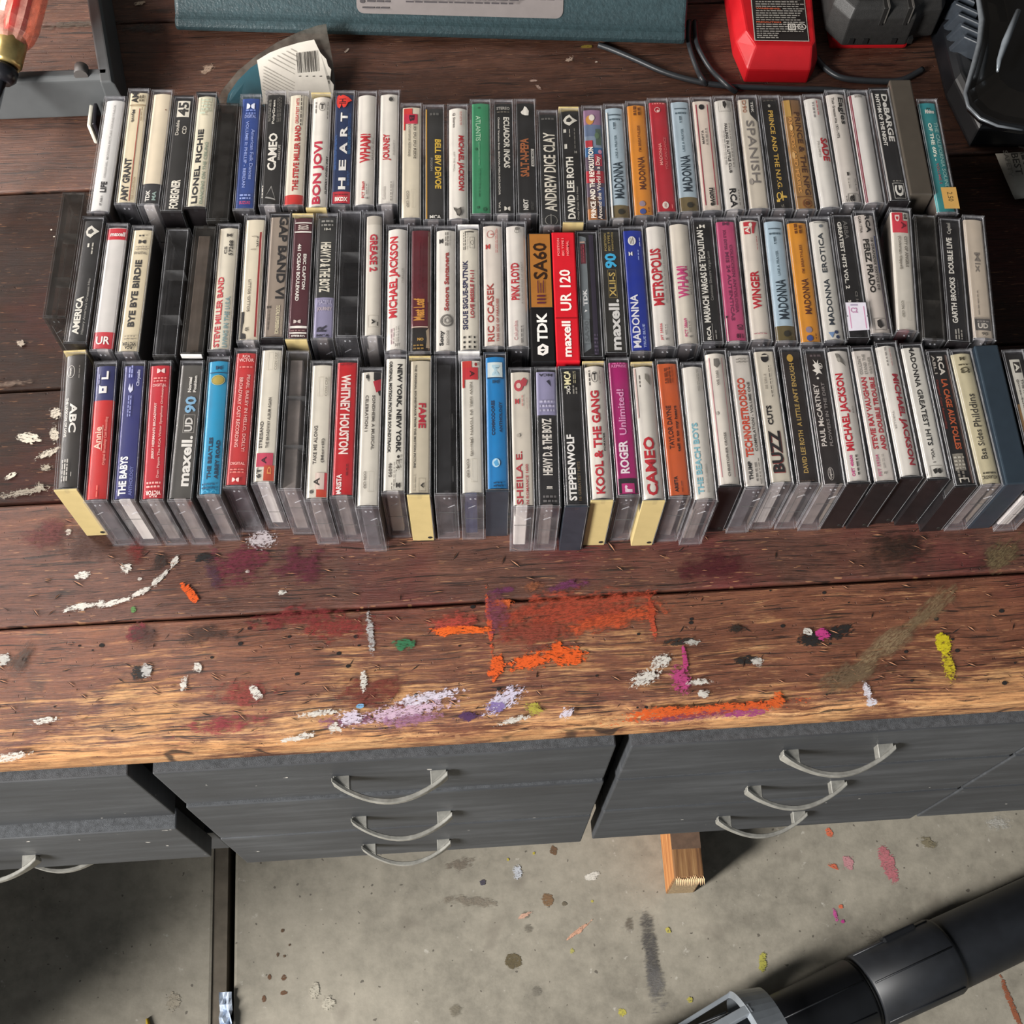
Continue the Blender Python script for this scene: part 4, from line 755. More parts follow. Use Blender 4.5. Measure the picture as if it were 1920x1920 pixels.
K(2, 1848, 641, 1825, 400, 'cream hand-lettered spine with a grey lettered square at its foot', card='#bfb09d', bands=[], items=[('D', 'Mix', 54, 70, 40, 64, '#7d746a', -1), ('r', 8.5, 17.5, 16, 84, '#5a5551'), ('H', 'UD', 10, 14, 28, 72, '#c9bfb2', 1), ('l', 'H', 15, 16.5, 26, 76, 1, '#98908a'), ('H', '90', 4.4, 7, 40, 66, '#5a544d'), ('l', 'D', 20, 40, 30, 40, 1, '#a5988a'), ('f', 3, 18, 14, 86, 0.35, '#77706a')])
# ---- front row, left to right
K(3, 124.5, 920, 142, 656, 'charcoal spine with bold white capitals, ivory case end', base='i', card='#383430', bulge=1.2, items=[('D', 'ABC', 41, 62, 38, 68, '#ded8ce', 1), ('D', 'THE LEXICON OF LOVE', 38, 66, 20, 31, '#d5cfc5', 1), ('q', 85, 34, 2.6, 5.0, 0.3, '#c9c3b9'), ('U', 'mercury', 82, 88, 28, 38, '#c9c3b9'), ('l', 'U', 80, 91, 66, 72, 1, '#8a847c'), ('l', 'D', 7, 22, 22, 52, 3, '#aaa49c'), ('l', 'D', 10, 14, 60, 66, 1, '#aaa49c')])
K(3, 179.5, 941, 199, 677, 'red spine with a navy top third and underlined cream script', card='#b82422', bands=[(72, 100, '#252a5a')], bulge=0.9, items=[('U', 'Annie', 37, 53, 22, 50, '#e3b9a4', 0), ('r', 36, 54, 53, 55, '#e3b9a4'), ('U', 'Original Broadway Cast Recording', 26, 60, 60, 74, '#d98a7c'), ('p', [(77, 26), (77, 58), (82, 58), (82, 34), (83, 26)], '#d9d3cc'), ('r', 78.5, 80.5, 38, 46, '#252a5a'), ('r', 87, 93, 54, 62, '#d9d3cc'), ('r', 87, 88.5, 34, 62, '#d9d3cc'), ('l', 'U', 84, 92, 22, 30, 1, '#8f90b4'), ('l', 'U', 4, 12, 46, 54, 1, '#cf6a5c')])
K(3, 232, 940, 252, 677, 'navy spine with bold white capitals over a pale blue word', card='#2f3168', bulge=0.6, items=[('U', 'THE BABYS', 5, 32, 20, 52, '#e6e3e2', 1), ('U', 'ANTHOLOGY', 5, 25, 62, 76, '#7379b0'), ('U', 'Chrysalis', 82, 94, 62, 78, '#c3c3d8'), ('p', [(80, 30), (84, 36), (80, 42), (84, 48), (79, 50), (77, 40)], '#c3c3d8'), ('l', 'U', 60, 76, 34, 52, 2, '#8387b6'), ('l', 'U', 88, 97, 30, 50, 2, '#8f93c0')])
K(3, 285, 939, 301, 677, 'crimson spine, two white text lines, logo at both ends', card='#b41f2b', items=[('U', "JERRY HERMAN'S BROADWAY", 30, 70, 32, 46, '#dcb8b0', 1), ('U', 'Don Pippin The RCA Victor Symphony Orchestra', 17, 82, 58, 70, '#dba89f'), ('dd', 93, 52, 5.4, 3.8, '#dfc0ba'), ('H', 'DIGITAL', 81.5, 83.5, 22, 78, '#d8a8a2'), ('l', 'H', 85, 89, 24, 76, 2, '#d0827c'), ('X', 'VICTOR', 5, 8, 20, 80, '#e6c9c0', 1), ('X', 'RCA', 2.8, 4.8, 34, 66, '#e6c9c0', 1), ('l', 'H', 10, 15, 22, 78, 2, '#dca49c')])
K(3, 336.7, 939, 361, 676, 'grey-brown spine with a large pale word and pale blue 90', card='#4c4944', hw=0.0076, bulge=0.3, items=[('U', 'maxell.', 11, 46, 34, 78, '#d9d4cb', 1), ('U', 'UD', 49, 59, 40, 72, '#c3beb6', 1), ('f', 48, 61, 34, 80, 0.3, '#9a958c'), ('U', '90', 62, 74, 34, 80, '#7098b4', 1), ('U', 'Normal', 77, 88, 40, 54, '#c3beb6', 1), ('U', 'Position', 77, 89, 62, 74, '#c3beb6', 1)])
K(3, 392.5, 930, 411, 669, 'sky blue spine with navy capitals and a golden disc', card='#1f89b0', bulge=1.0, items=[('U', 'THE BEATLES', 13, 42, 30, 46, '#123048', 1), ('U', 'ABBEY ROAD', 13, 40, 60, 76, '#123048', 1), ('o', 83, 50, 4.6, 4.0, '#7d7a3a'), ('o', 83, 50, 3.9, 3.3, '#a08c3c'), ('q', 83, 50, 4.7, 4.1, 0.3, '#c9bd86'), ('dd', 92, 50, 4.2, 3.2, '#143a54'), ('r', 88, 88.6, 14, 86, '#143a54'), ('l', 'H', 6, 11, 14, 70, 2, '#14506e'), ('q', 3.5, 30, 1.8, 1.8, 0.4, '#4fa4c4'), ('q', 3.5, 64, 1.8, 1.8, 0.4, '#4fa4c4')])
K(3, 441.7, 912, 462.5, 655, 'red spine, two pink text lines, logo at foot', card='#b52d2d', items=[('D', 'PEARL BAILEY IN HELLO, DOLLY!', 26, 81, 56, 72, '#dfa39a'), ('D', 'BROADWAY CAST RECORDING', 29, 79, 28, 44, '#dfa39a'), ('H', 'RCA', 93.5, 95.5, 34, 66, '#e0aca4', 1), ('H', 'VICTOR', 90.5, 93, 20, 82, '#e0aca4', 1), ('l', 'H', 86, 88, 24, 78, 1, '#cf7a72'), ('H', 'DIGITAL', 16.5, 18.5, 20, 78, '#e0a49a'), ('l', 'H', 11, 14.5, 20, 76, 2, '#cf7a70'), ('dd', 6, 46, 4.6, 3.2, '#e6c0b8')])
K(3, 493.75, 907, 511, 648, 'cream typed spine with pink and orange patches at its foot', card='#cfc7b6', items=[('U', 'STREISAND', 26, 45, 18, 32, '#57514a'), ('U', 'THE BROADWAY ALBUM AGAIN', 26, 62, 46, 58, '#57514a'), ('r', 13, 22.5, 13, 80, '#b83a52'), ('r', 1, 14, 46, 88, '#b8442a'), ('U', 'A', 15, 20, 34, 54, '#3a141c', 1), ('U', 'D', 8, 13, 60, 76, '#d98a4a', 0), ('U', '6T', 5, 12, 16, 34, '#2b2825', 1), ('f', 82, 95, 30, 56, 0.2, '#a39b8c'), ('U', 'CON CRP', 82, 95, 62, 72, '#8a8376')])
K(3, 544, 919, 559, 657, 'clear case with no card, a clear cassette inside', base='c', tape='t', ribs=True)
K(3, 593.7, 937, 605, 677, 'cream typed spine, red and orange corner at foot', card='#cfc7b7', items=[('U', 'TAKE ME ALONG', 26, 53, 26, 40, '#57514a'), ('U', '(Merrill)', 27, 44, 58, 72, '#57514a'), ('r', 2, 9, 46, 87, '#bb3f26'), ('r', 8, 20, 76, 87, '#b8303a'), ('r', 8.5, 20, 40, 76, '#cdb8ac'), ('U', 'A', 11, 16.5, 34, 58, '#35302c', 1), ('o', 7, 26, 1.1, 1.5, '#55504a'), ('f', 74, 88, 34, 58, 0.2, '#a39b8c'), ('U', 'CON CRP', 74, 88, 64, 74, '#8a8376')])
K(3, 641, 932.5, 652, 671, 'bright red spine with large white capitals read downwards', card='#b41c22', bulge=0.6, items=[('D', 'WHITNEY HOUSTON', 31, 88, 26, 66, '#e2cbc2', 1), ('U', 'ARISTA', 4, 17, 22, 44, '#e8d8d0', 1), ('p', [(2, 20), (2, 46), (6, 34)], '#e8d8d0'), ('l', 'U', 16, 24, 60, 70, 1, '#7c1018'), ('l', 'H', 95, 97, 20, 70, 1, '#7c1018')])
K(3, 690, 951, 697.5, 690, 'cream typed spine with a black and red corner at top', card='#cfc8ba', bulge=0.9, items=[('D', 'SONDHEIM: A MUSICAL', 41, 80, 54, 66, '#57514a'), ('D', 'CELEBRATION I', 54, 80, 26, 38, '#57514a'), ('p', [(98, 58), (98, 88), (80, 88), (80, 82), (92, 58)], '#1e1b1b'), ('p', [(90, 56), (92, 88), (84, 88), (82, 70)], '#b02838'), ('D', 'f', 90, 96, 26, 38, '#2b2825', 1), ('D', 'CON CRP', 14, 26, 28, 38, '#6e675c'), ('f', 12, 26, 46, 72, 0.2, '#a39b8c')])
K(3, 737.5, 920, 743.75, 668, 'white spine with two lines of black capitals read downwards', card='#d8d2c4', bulge=0.6, items=[('D', 'NEW YORK, NEW YORK', 29, 93, 50, 74, '#1c1a19', 1), ('D', 'ORIGINAL MOTION PICTURE SOUNDTRACK', 29, 95, 20, 32, '#2c2926', 1), ('D', '46090', 12, 22, 26, 40, '#5d574f'), ('dd', 6.5, 66, 2.8, 4.0, '#35312d'), ('l', 'D', 6, 24, 48, 54, 1, '#6d675f'), ('D', 'E4.', 16, 24, 58, 72, '#5d574f'), ('l', 'D', 3, 8, 40, 46, 1, '#5d574f'), ('o', 26, 66, 1.0, 1.2, '#2c2926')])
K(3, 786.4, 931.3, 789, 666, 'beige spine, red capitals, fine black line, ivory case', base='i', card='#bdb29c', bulge=0.6, items=[('D', 'FAME', 48, 66, 42, 72, '#ab1f30', 1), ('D', 'THE ORIGINAL SOUNDTRACK FROM THE MOTION PICTURE', 20, 94, 24, 32, '#4a453c', 1), ('f', 4, 13, 44, 74, 0.2, '#8f8674'), ('D', 'v', 6, 10, 54, 66, '#35312a', 1), ('l', 'D', 4, 16, 26, 32, 1, '#8f8674')])
K(3, 837.5, 929, 836, 665, 'clear case with no card, a dark cassette inside', base='c', tape='k')
K(3, 887, 928, 883, 668, 'cream typed spine with a red corner lettered A at top', card='#cfc8ba', tape='b', items=[('r', 84, 97, 13, 52, '#bb3028'), ('r', 83, 92, 13, 78, '#b82a30'), ('r', 77, 84, 13, 22, '#bb3028'), ('D', 'A', 85, 89.5, 44, 64, '#4a1418', 1), ('D', 'NEW GIRL IN TOWN (Merrill)', 28, 81, 40, 52, '#6e675c'), ('D', 'CON CRP', 13, 26, 26, 36, '#6e675c'), ('f', 10, 26, 44, 70, 0.2, '#a39b8c'), ('o', 94, 70, 1.0, 1.4, '#8a2a28')])
K(3, 934.6, 919, 928.75, 662, 'bright blue spine, dark capitals and a white patch', base='d', card='#1478b4', bulge=1.0, items=[('U', 'COMMODORES', 40, 65, 28, 42, '#15304e', 1), ('U', 'ANTHOLOGY', 42, 64, 60, 72, '#15304e', 1), ('r', 82, 93, 16, 78, '#c9d3d0'), ('U', 'M', 83, 91, 34, 66, '#a9c3cc', 0), ('r', 81, 82, 14, 84, '#14405e'), ('o', 20.5, 44, 2.7, 3.4, '#a9c9d8'), ('p', [(21, 34), (23, 48), (19, 56), (18, 42)], '#4f93bc'), ('dd', 78.5, 48, 4.2, 2.8, '#15405e'), ('l', 'H', 4, 8, 32, 72, 2, '#123a5a')])
K(3, 982, 951, 976, 690, 'cream spine with thin red roman capitals and red paisley drop', card='#cbc1b1', bulge=0.6, items=[('U', 'SHEILA E.', 3, 40, 22, 48, '#a8343a', 0), ('U', 'IN ROMANCE 1600', 3, 31, 60, 71, '#b04a4c', 0), ('o', 87, 40, 3.2, 4.6, '#b0424a'), ('p', [(90, 46), (93, 62), (91, 78), (87, 70), (86, 52)], '#b0424a'), ('o', 87, 40, 1.6, 2.2, '#cbb0a4'), ('dd', 75.5, 32, 2.8, 4.4, '#ad3a3c'), ('l', 'U', 72, 80, 52, 60, 1, '#bb7a74'), ('o', 51, 34, 1.2, 1.5, '#9d9488'), ('l', 'U', 70, 78, 72, 78, 1, '#b09a90')])
K(3, 1030, 950, 1023.5, 689, 'black and lilac spine, lilac part at the top', card='#1f1d1d', bands=[(65.5, 100, '#8d88a4')], items=[('U', 'HEAVY D. & THE BOYZ', 23, 63, 28, 68, '#d3cbc0', 1), ('X', 'MCA', 93.5, 95.5, 20, 76, '#33303e', 1), ('p', [(88, 26), (91, 62), (86, 70), (90, 50)], '#2b2836'), ('l', 'H', 68, 77, 20, 82, 3, '#aba6bb'), ('U', '10', 13, 15, 40, 66, '#cfc8bd', 1), ('l', 'H', 4, 10, 26, 82, 2, '#5d5958')])
K(3, 1082.5, 948.3, 1069.5, 688, 'black spine, bold white capitals over small tan subtitle', base='d', card='#1a1817', items=[('U', 'STEPPENWOLF', 5, 51, 20, 52, '#e4dfd8', 1), ('U', '16 GREATEST HITS', 5, 32, 58, 70, '#6e5a3e', 0), ('U', 'MCA', 87, 98, 22, 50, '#e3d8a8', 1), ('r', 84.5, 86, 22, 32, '#c9c8a0'), ('l', 'U', 88, 97, 60, 74, 2, '#a59c7c'), ('D', 'CRC', 80, 86, 30, 46, '#cfc9bd'), ('l', 'D', 80, 86, 56, 80, 2, '#8a857c')])
K(3, 1131, 938.6, 1114, 678, 'white spine, tall red capitals, left of magenta one', base='i', card='#d6cec1', bulge=1.9, items=[('U', 'KOOL & THE GANG', 6, 79, 26, 62, '#b0222e', 1), ('U', 'FOREVER', 36, 49, 68, 76, '#2b2725', 1), ('q', 89, 48, 2.4, 4.4, 0.3, '#35312d'), ('H', 'T', 86.5, 92, 40, 54, '#2b2825', 1), ('l', 'U', 83, 94, 24, 32, 1, '#4a453f'), ('l', 'U', 84, 95, 68, 76, 1, '#a89a92')])
K(3, 1180, 929, 1160, 672, 'magenta spine with bold white capitals beside thin pink lettering', card='#a01a62', items=[('U', 'ROGER', 17, 40, 24, 62, '#e3d3d6', 1), ('U', 'Unlimited!', 44, 77, 32, 62, '#d590b4', 0), ('r', 1, 13.5, 12, 88, '#1c1418'), ('r', 3, 10, 24, 76, '#b02468'), ('U', 'r', 4, 9, 36, 66, '#dbc0c8', 1), ('H', 'REPRISE', 93, 95, 20, 82, '#d07aa6'), ('l', 'H', 95.5, 97, 24, 78, 1, '#c05a8c'), ('r', 15, 97, 11, 13, '#c39aa4')])
K(3, 1228, 940, 1204, 678.5, 'white spine, rounded red capitals, right of magenta one', base='i', card='#cfc8bc', bulge=1.7, items=[('U', 'CAMEO', 5, 46, 24, 70, '#b01e28', 1), ('l', 'U', 82, 92, 30, 36, 1, '#55504a'), ('p', [(92, 56), (90, 72), (83, 78), (86, 62), (88, 54)], '#8a8478'), ('r', 60, 96, 11, 18, '#c3a79c')])
K(3, 1277, 932, 1250.5, 674, 'burnt orange spine with two dark lines', card='#c05628', items=[('U', 'TAYLOR DAYNE', 35, 66, 26, 46, '#4a1f12', 0), ('U', 'tell it to my heart', 33, 66, 58, 72, '#3a1a10', 1), ('U', 'ARISTA', 5, 16, 30, 44, '#2a140d', 1), ('l', 'U', 5, 14, 58, 64, 1, '#7a3a20'), ('l', 'U', 82, 94, 34, 66, 3, '#6a3018')])
K(3, 1325, 938, 1298, 680, 'white spine with pale blue capitals', card='#d2cbbf', bulge=1.6, items=[('U', 'THE BEACH BOYS', 6, 56, 22, 46, '#78a9b2', 1), ('U', "ENDLESS SUMMER", 7, 27, 58, 66, '#b3aca0', -1), ('l', 'U', 79, 95, 64, 76, 2, '#aaa499')])
K(3, 1370.6, 911, 1341, 655, 'white spine edged by two faint pink lines, thin dark lettering', base='k', card='#d5ccbf', bulge=1.8, items=[('r', 8, 94, 20, 23.5, '#c48a8c'), ('r', 8, 94, 74, 77, '#c48a8c'), ('U', 'CHRISTOPHER CROSS', 8, 39, 46, 56, '#55504a'), ('p', [(93, 40), (93, 58), (89, 62), (86, 50), (88, 38)], '#6e6962'), ('U', 'WS 3383', 73, 84, 42, 52, '#6e6962'), ('o', 53, 30, 1.0, 1.4, '#aaa297')])
K(3, 1419.5, 914, 1387, 659, 'off-white spine with orange-red capitals over a dark line', card='#c9c1b6', bulge=0.5, items=[('U', 'TECHNORETRODISCO', 23, 80, 24, 56, '#c0452c', 1), ('U', 'COMPILATION - VOLUME ONE', 27, 77, 64, 76, '#47423c', 0), ('U', 'THUMP', 7, 20, 26, 42, '#201d1b', 1), ('l', 'U', 6, 19, 54, 64, 1, '#77716a'), ('l', 'U', 4, 22, 70, 78, 1, '#77716a'), ('l', 'H', 91, 95, 30, 74, 2, '#8a847c')])
K(3, 1468, 906, 1432.4, 652, 'cream spine, fat uneven black capitals, round black logo', card='#c9bfad', bulge=0.5, items=[('U', 'BUZZ', 9, 38.5, 23, 71, '#7c2420', 1), ('U', 'BUZZ', 9.6, 39, 21, 69, '#1c1817', 1), ('U', 'CUTS', 43, 57, 26, 48, '#1c1817', 1), ('o', 92, 48, 2.6, 3.6, '#211e1e'), ('r', 93, 94, 34, 62, '#c9bfad'), ('U', 'DE 5301-2', 69, 80, 34, 42, '#857d70'), ('l', 'U', 63, 86, 58, 64, 1, '#35302b')])
K(3, 1517.5, 904, 1483, 654, 'dark brown spine with slim gold capitals and a gold dot', card='#28211e', items=[('U', 'DAVID LEE ROTH', 9, 39, 36, 56, '#ae8f4e', 0), ('U', "A LITTLE AIN'T ENOUGH", 42, 88, 36, 56, '#ae8f4e', 0), ('o', 92, 44, 2.2, 3.2, '#b08a3a'), ('l', 'H', 2.5, 5.5, 18, 80, 1, '#4a3a2e')])
K(3, 1565, 908, 1527.4, 656, 'dark brown spine with white roman capitals and a white flower', card='#2a2321', items=[('U', 'PAUL McCARTNEY', 29, 74, 24, 46, '#cdc3b9', 0), ('U', 'FLOWERS IN THE DIRT', 29, 75, 58, 72, '#8f8681', 0), ('q', 5, 0, 0, 0, 0, '#8f8681'), ('q', 9.5, 44, 2.0, 5.0, 0.3, '#b9b0a8'), ('U', 'Capitol', 6, 13, 36, 50, '#b9b0a8'), ('p', [(92, 38), (89, 44), (88, 34), (85, 44), (84, 30), (82, 46), (80, 40), (82, 56), (81, 70), (85, 60), (87, 74), (88, 58), (92, 60), (89, 52)], '#d0c8be'), ('q', 87, 66, 1.6, 2.4, 0.5, '#d0c8be'), ('o', 78, 48, 0.8, 0.9, '#d0c8be'), ('l', 'H', 94, 97, 28, 74, 1, '#55494a')])
K(3, 1612, 905, 1571, 650, 'white spine with red capitals read upwards over a pink number', base='k', card='#d6cec3', bulge=1.5, items=[('U', 'MICHAEL JACKSON', 24, 80, 22, 62, '#b61c2c', 1), ('U', 'OET 40600', 6, 21, 28, 40, '#c0407c', 1), ('l', 'U', 7, 21, 52, 64, 1, '#55504a'), ('p', [(95, 34), (94, 48), (88, 66), (85, 76), (88, 54), (90, 40)], '#6a655e'), ('o', 90, 46, 1.2, 2.0, '#8a857c'), ('U', 'BAD', 51, 56, 70, 78, '#8a847c')])
K(3, 1662.5, 903, 1616, 651, 'pale pinkish spine with two lines of red capitals', base='k', card='#d0c6bb', bulge=0.5, items=[('U', 'STEVIE RAY VAUGHAN', 25, 77, 24, 46, '#b0333c', 1), ('U', 'AND DOUBLE TROUBLE', 24, 77, 58, 80, '#b0333c', 1), ('U', "COULDN'T", 79, 93, 24, 36, '#8a857d'), ('U', 'STAND THE', 79, 94, 44, 56, '#8a857d'), ('U', 'WEATHER', 79, 92, 66, 78, '#8a857d'), ('U', 'FET 39304', 6, 21, 26, 38, '#b85a78'), ('dd', 8, 54, 1.7, 2.2, '#8a847c'), ('l', 'U', 11, 21, 50, 58, 1, '#a59e95')])
K(3, 1711, 894, 1661, 641.5, 'glossy white spine, red capitals over a grey word', base='k', card='#d6cfc4', bulge=2.0, items=[('D', 'MICHAEL JACKSON', 10, 76, 44, 80, '#ac2434', 1), ('D', 'THRILLER', 36, 49, 22, 30, '#a39c93', -1), ('l', 'D', 82, 96, 40, 48, 1, '#8f8982'), ('l', 'D', 82, 95, 60, 68, 1, '#c09a94')])
K(3, 1761, 897, 1709, 645, 'white spine with slim black capitals ending in a framed logo', base='k', card='#d6d0c4', bulge=0.8, items=[('D', 'MADONNA GREATEST HITS', 25, 98, 36, 58, '#22201e', 0), ('D', 'VOL. I', 13, 23, 42, 54, '#35312e'), ('f', 2.5, 11, 24, 78, 0.3, '#8a847c'), ('p', [(8, 34), (9, 50), (6, 52), (5, 40)], '#2c2926'), ('o', 7, 62, 1.4, 2.0, '#2c2926')])
K(3, 1812.8, 912, 1757.5, 654.8, 'black spine with orange capitals and a white logo', base='k', card='#1a1716', items=[('D', 'RCA', 81, 95, 44, 68, '#d3cabd', 1), ('D', 'LA CAGE AUX FOLLES', 27, 78, 42, 68, '#b8562e', 1), ('D', 'Original Cast Recording', 42, 78, 18, 30, '#7c2a20'), ('r', 2, 96, 79, 84, '#5a3a30'), ('r', 2, 96, 85, 89, '#a3948a'), ('D', 'ABL1', 82, 96, 22, 34, '#a39b90'), ('r', 12, 24, 22, 66, '#7d766a'), ('l', 'H', 13, 23, 24, 66, 4, '#a9a294'), ('l', 'D', 5, 13, 26, 62, 2, '#6d675e'), ('f', 2.5, 6.5, 28, 66, 0.7, '#bfb8ac')])
K(3, 1862.3, 913, 1801, 652.5, 'cream spine with slim black handwriting', card='#cbbf9c', bulge=1.2, items=[('U', 'Bsa Sides', 20, 41, 34, 60, '#3a352c', -1), ('U', 'Philddins', 43, 67, 34, 66, '#3a352c', -1), ('X', 'ATLANTIC', 6, 8.5, 20, 84, '#57513f'), ('l', 'H', 9.5, 12, 26, 80, 1, '#57513f'), ('dd', 93, 48, 3.4, 3.0, '#47412f'), ('l', 'H', 88, 90, 28, 74, 1, '#47412f'), ('D', 'CS', 82, 86.5, 30, 70, '#47412f', 1)])
K(3, 1910, 909, 1848, 646.5, 'plain dark blue-grey case without print', wrap='#28323b')
K(3, 1962, 913, 1899, 655, 'black spine carrying a white typed strip', card='#1d1a19', items=[('r', 2, 93, 28, 72, '#c9c3b6'), ('r', 40, 60, 18, 28, '#8d6a44'), ('r', 2, 40, 16, 28, '#7a5a3c'), ('r', 83, 91, 40, 68, '#35302d'), ('D', 'A', 84, 90, 44, 64, '#c9c3b6', 1), ('D', 'THE FANTASTICKS', 46, 78, 54, 66, '#57514a'), ('D', '(Jones-Schmidt)', 48, 78, 36, 46, '#57514a')])

# ---- settle the rows: no two cases may share space
def settle(items):
    for it in items:
        c = (it['n']+it['f'])/2; d = (it['f']-it['n']).normalized()
        it['n'] = c-d*L2; it['f'] = c+d*L2
    for _ in range(200):
        for a, c in zip(items, items[1:]):
            d = (a['f']-a['n']).normalized(); nrm = Vector((d.y, -d.x))
            need = 2*T2+0.0003+(0.0003 if a['wrap'] or c['wrap'] else 0)
            for k in ('n', 'f'):
                # distance of the neighbour's centre line at the same station, measured square to this case
                s = (c[k]-a[k]).dot(nrm)
                if s < need:
                    sh = (need-s)/2*0.6
                    a[k] = a[k]-nrm*sh; c[k] = c[k]+nrm*sh
        for it in items:
            c = (it['n']+it['f'])/2; d = (it['f']-it['n']).normalized()
            it['n'] = c-d*L2; it['f'] = c+d*L2
def ordinal(n): return '%d%s' % (n, 'th' if 10 <= n % 100 <= 20 else {1: 'st', 2: 'nd', 3: 'rd'}.get(n % 10, 'th'))
NAMES = {1: 'back', 2: 'middle', 3: 'front'}
CASES = {1: [], 2: [], 3: []}
for row, items in ROWS.items():
    settle(items)
for row, items in ROWS.items():
    for idx, it in enumerate(items):
        c = (it['n']+it['f'])/2; d = it['f']-it['n']
        t = empty('cassette_sleeve' if it['wrap'] else 'cassette', (c.x, c.y, ZB), math.atan2(d.y, d.x)-math.pi/2)
        CASES[row].append(t)
        tag(t, '%s, %s from left, %s row' % (it['look'], ordinal(idx+1), NAMES[row]), 'cassette', 'cassettes standing spine up in the %s row' % NAMES[row])
        pr = spine_print(it['items'])
        if it['wrap']:
            sp = (uy(it['split'][1]), it['split'][0]) if it['split'] else None
            o = link('outer_box', wrapped_box_mesh(it['wrap'], sp), t)
            if pr.items: link('lettering', pr.mesh('lettering', lambda v: Vector((v.x, v.y, HC+0.00075+v.z*0.01)), rough=0.4), o)
            continue
        link('tray', base_mesh(it['base'], (idx*2+row) % 3 if it['base'] in 'cs' else 0), t)
        link('lid', lid_mesh(it['smoke'], it['ribs']), t)
        if it['tape']: link('cassette_tape', tape_mesh(it['tape']), t)
        if it['base'] in 'ik' and row == 3: link('hinge_hole', hole_mesh(), t)
        if it['card']:
            card = link('spine_card', spine_card_mesh(it['card'], it['bands'], it['bulge'], it['hw'], idx*5+row), t)
            if pr.items:
                lim = it['hw']*0.985
                def place(v, bl=it['bulge'], lim=lim):
                    x = max(-lim, min(lim, v.x)); y = max(-CARD_L+0.0003, min(CARD_L-0.0003, v.y))
                    return Vector((x, y, card_z(x, bl)+0.00018+v.z*0.012))
                link('lettering', pr.mesh('lettering', place, (-0.0045, -0.003, -0.0015, 0, 0.0015, 0.003, 0.0045)), card)
        if it['extra'] == 'lip':
            b = MB(); b.box(-0.0078, 0.0070, -L2-0.0007, -L2+0.0005, HC-0.0042, HC+0.0003, BASES['w']); b.bevel(0.0004); b.build('lip', t)
        if it['extra'] == 'tan':
            q = Print(); q.rect(vx(36), vx(106), uy(4), uy(22), '#b98f4e'); q.text('2.50', 'D', vx(60), vx(84), uy(10), uy(18), '#5a4a2a', -1)
            link('price_sticker', q.mesh('price_sticker', lambda v: Vector((min(v.x, T2+0.0008), v.y, HC+0.0003+v.z*0.01)), rough=0.5), t)
        if it['extra'] == 'price':
            q = Print(); q.poly([(vx(8), uy(6)), (vx(98), uy(7)), (vx(98), uy(17)), (vx(93), uy(17.5)), (vx(98), uy(18)), (vx(98), uy(28)), (vx(10), uy(28)), (vx(10), uy(18)), (vx(16), uy(17.5)), (vx(9), uy(17))], '#d3cdd6')
            q.rect(vx(20), vx(24), uy(8), uy(25), '#c78aa8'); q.rect(vx(84), vx(88), uy(8), uy(25), '#c78aa8')
            q.text('C2', 'H', vx(28), vx(58), uy(20), uy(24), '#b07a9a', 0); q.rect(vx(30), vx(60), uy(25.5), uy(26.5), '#9a8fa4')
            link('price_sticker', q.mesh('price_sticker', lambda v: Vector((v.x, v.y, HC+0.0004+v.z*0.01)), rough=0.5), t)
# ------------------------------------------------------------------ things round the cassettes
def rect_frame(p0, p1):
    """unit vectors along p0->p1 and square to it (away from the viewer), horizontal"""
    e = (p1-p0); e.z = 0; L = e.length; e.normalize()
    return e, Vector((-e.y, e.x, 0)), L

# ---- teal machine whose leaning face carries a silver plate
def hammered(col, rough=0.42):
    m, nt, out = nodes_of('hammered_teal_enamel')
    tc = N(nt, 'ShaderNodeTexCoord'); v = tc.outputs['Object']
    p = N(nt, 'ShaderNodeBsdfPrincipled'); p.inputs['Roughness'].default_value = rough
    n = noise(nt, v, 240, 3); c = lin(col)
    r = ramp(nt, [(0.35, tuple(x*0.8 for x in c[:3])+(1,)), (0.65, tuple(x*1.12 for x in c[:3])+(1,))], n)
    ch = ramp(nt, [(0.76, (0, 0, 0, 1)), (0.79, (1, 1, 1, 1))], noise(nt, v, 70, 2, 0.4))
    nt.links.new(mixc(nt, ch.outputs[0], r.outputs[0], lin('#8f9a9c')), p.inputs['Base Color'])
    b = N(nt, 'ShaderNodeBump'); b.inputs['Strength'].default_value = 0.35; b.inputs['Distance'].default_value = 0.0012
    nt.links.new(noise(nt, v, 420, 2), b.inputs['Height']); nt.links.new(b.outputs[0], p.inputs['Normal'])
    nt.links.new(p.outputs[0], out.inputs[0])
    return m
M_TEAL = hammered('#2b3c40')
P0, P1 = at(331, 61, 0.005), at(1284, 87, 0.005)
e, nrm, Lm = rect_frame(P0, P1)
mach = tag(empty('bench_machine', (P0.x, P0.y, ZB), math.atan2(e.y, e.x)), 'teal hammered-enamel machine case with a silver rating plate, behind the cassettes', 'machine')
prof = [(0.000, 0.006), (-0.0005, 0.013), (0.004, 0.0155), (0.0085, 0.0165), (0.075, 0.072), (0.090, 0.078), (0.20, 0.080), (0.20, 0.006)]
b = MB()
b.prism([(0, y, z) for y, z in prof], (Lm, 0, 0), M_TEAL)
b.bevel(0.004, 3, 25)
b.build('body', mach)
for x in (0.03, Lm-0.03, ):
    for y in (0.03, 0.17):
        f = MB(); f.tube([(x, y, 0.0004), (x, y, 0.0065)], 0.008, solid('#1b1a1a', 0.8), 12); f.build('rubber_foot', mach)
sl = math.atan2(0.072-0.0165, 0.075-0.0085)
def face(v): # sheet u along the case, v up the leaning face
    return Vector((v.x, 0.0085+v.y*math.cos(sl)-0.0006*math.sin(sl), 0.0165+v.y*math.sin(sl)+0.0006*math.cos(sl)+v.z*0.02))
x0, x1 = Lm*0.355, Lm*0.757
pl = Print()
cr = 0.006
pts = []
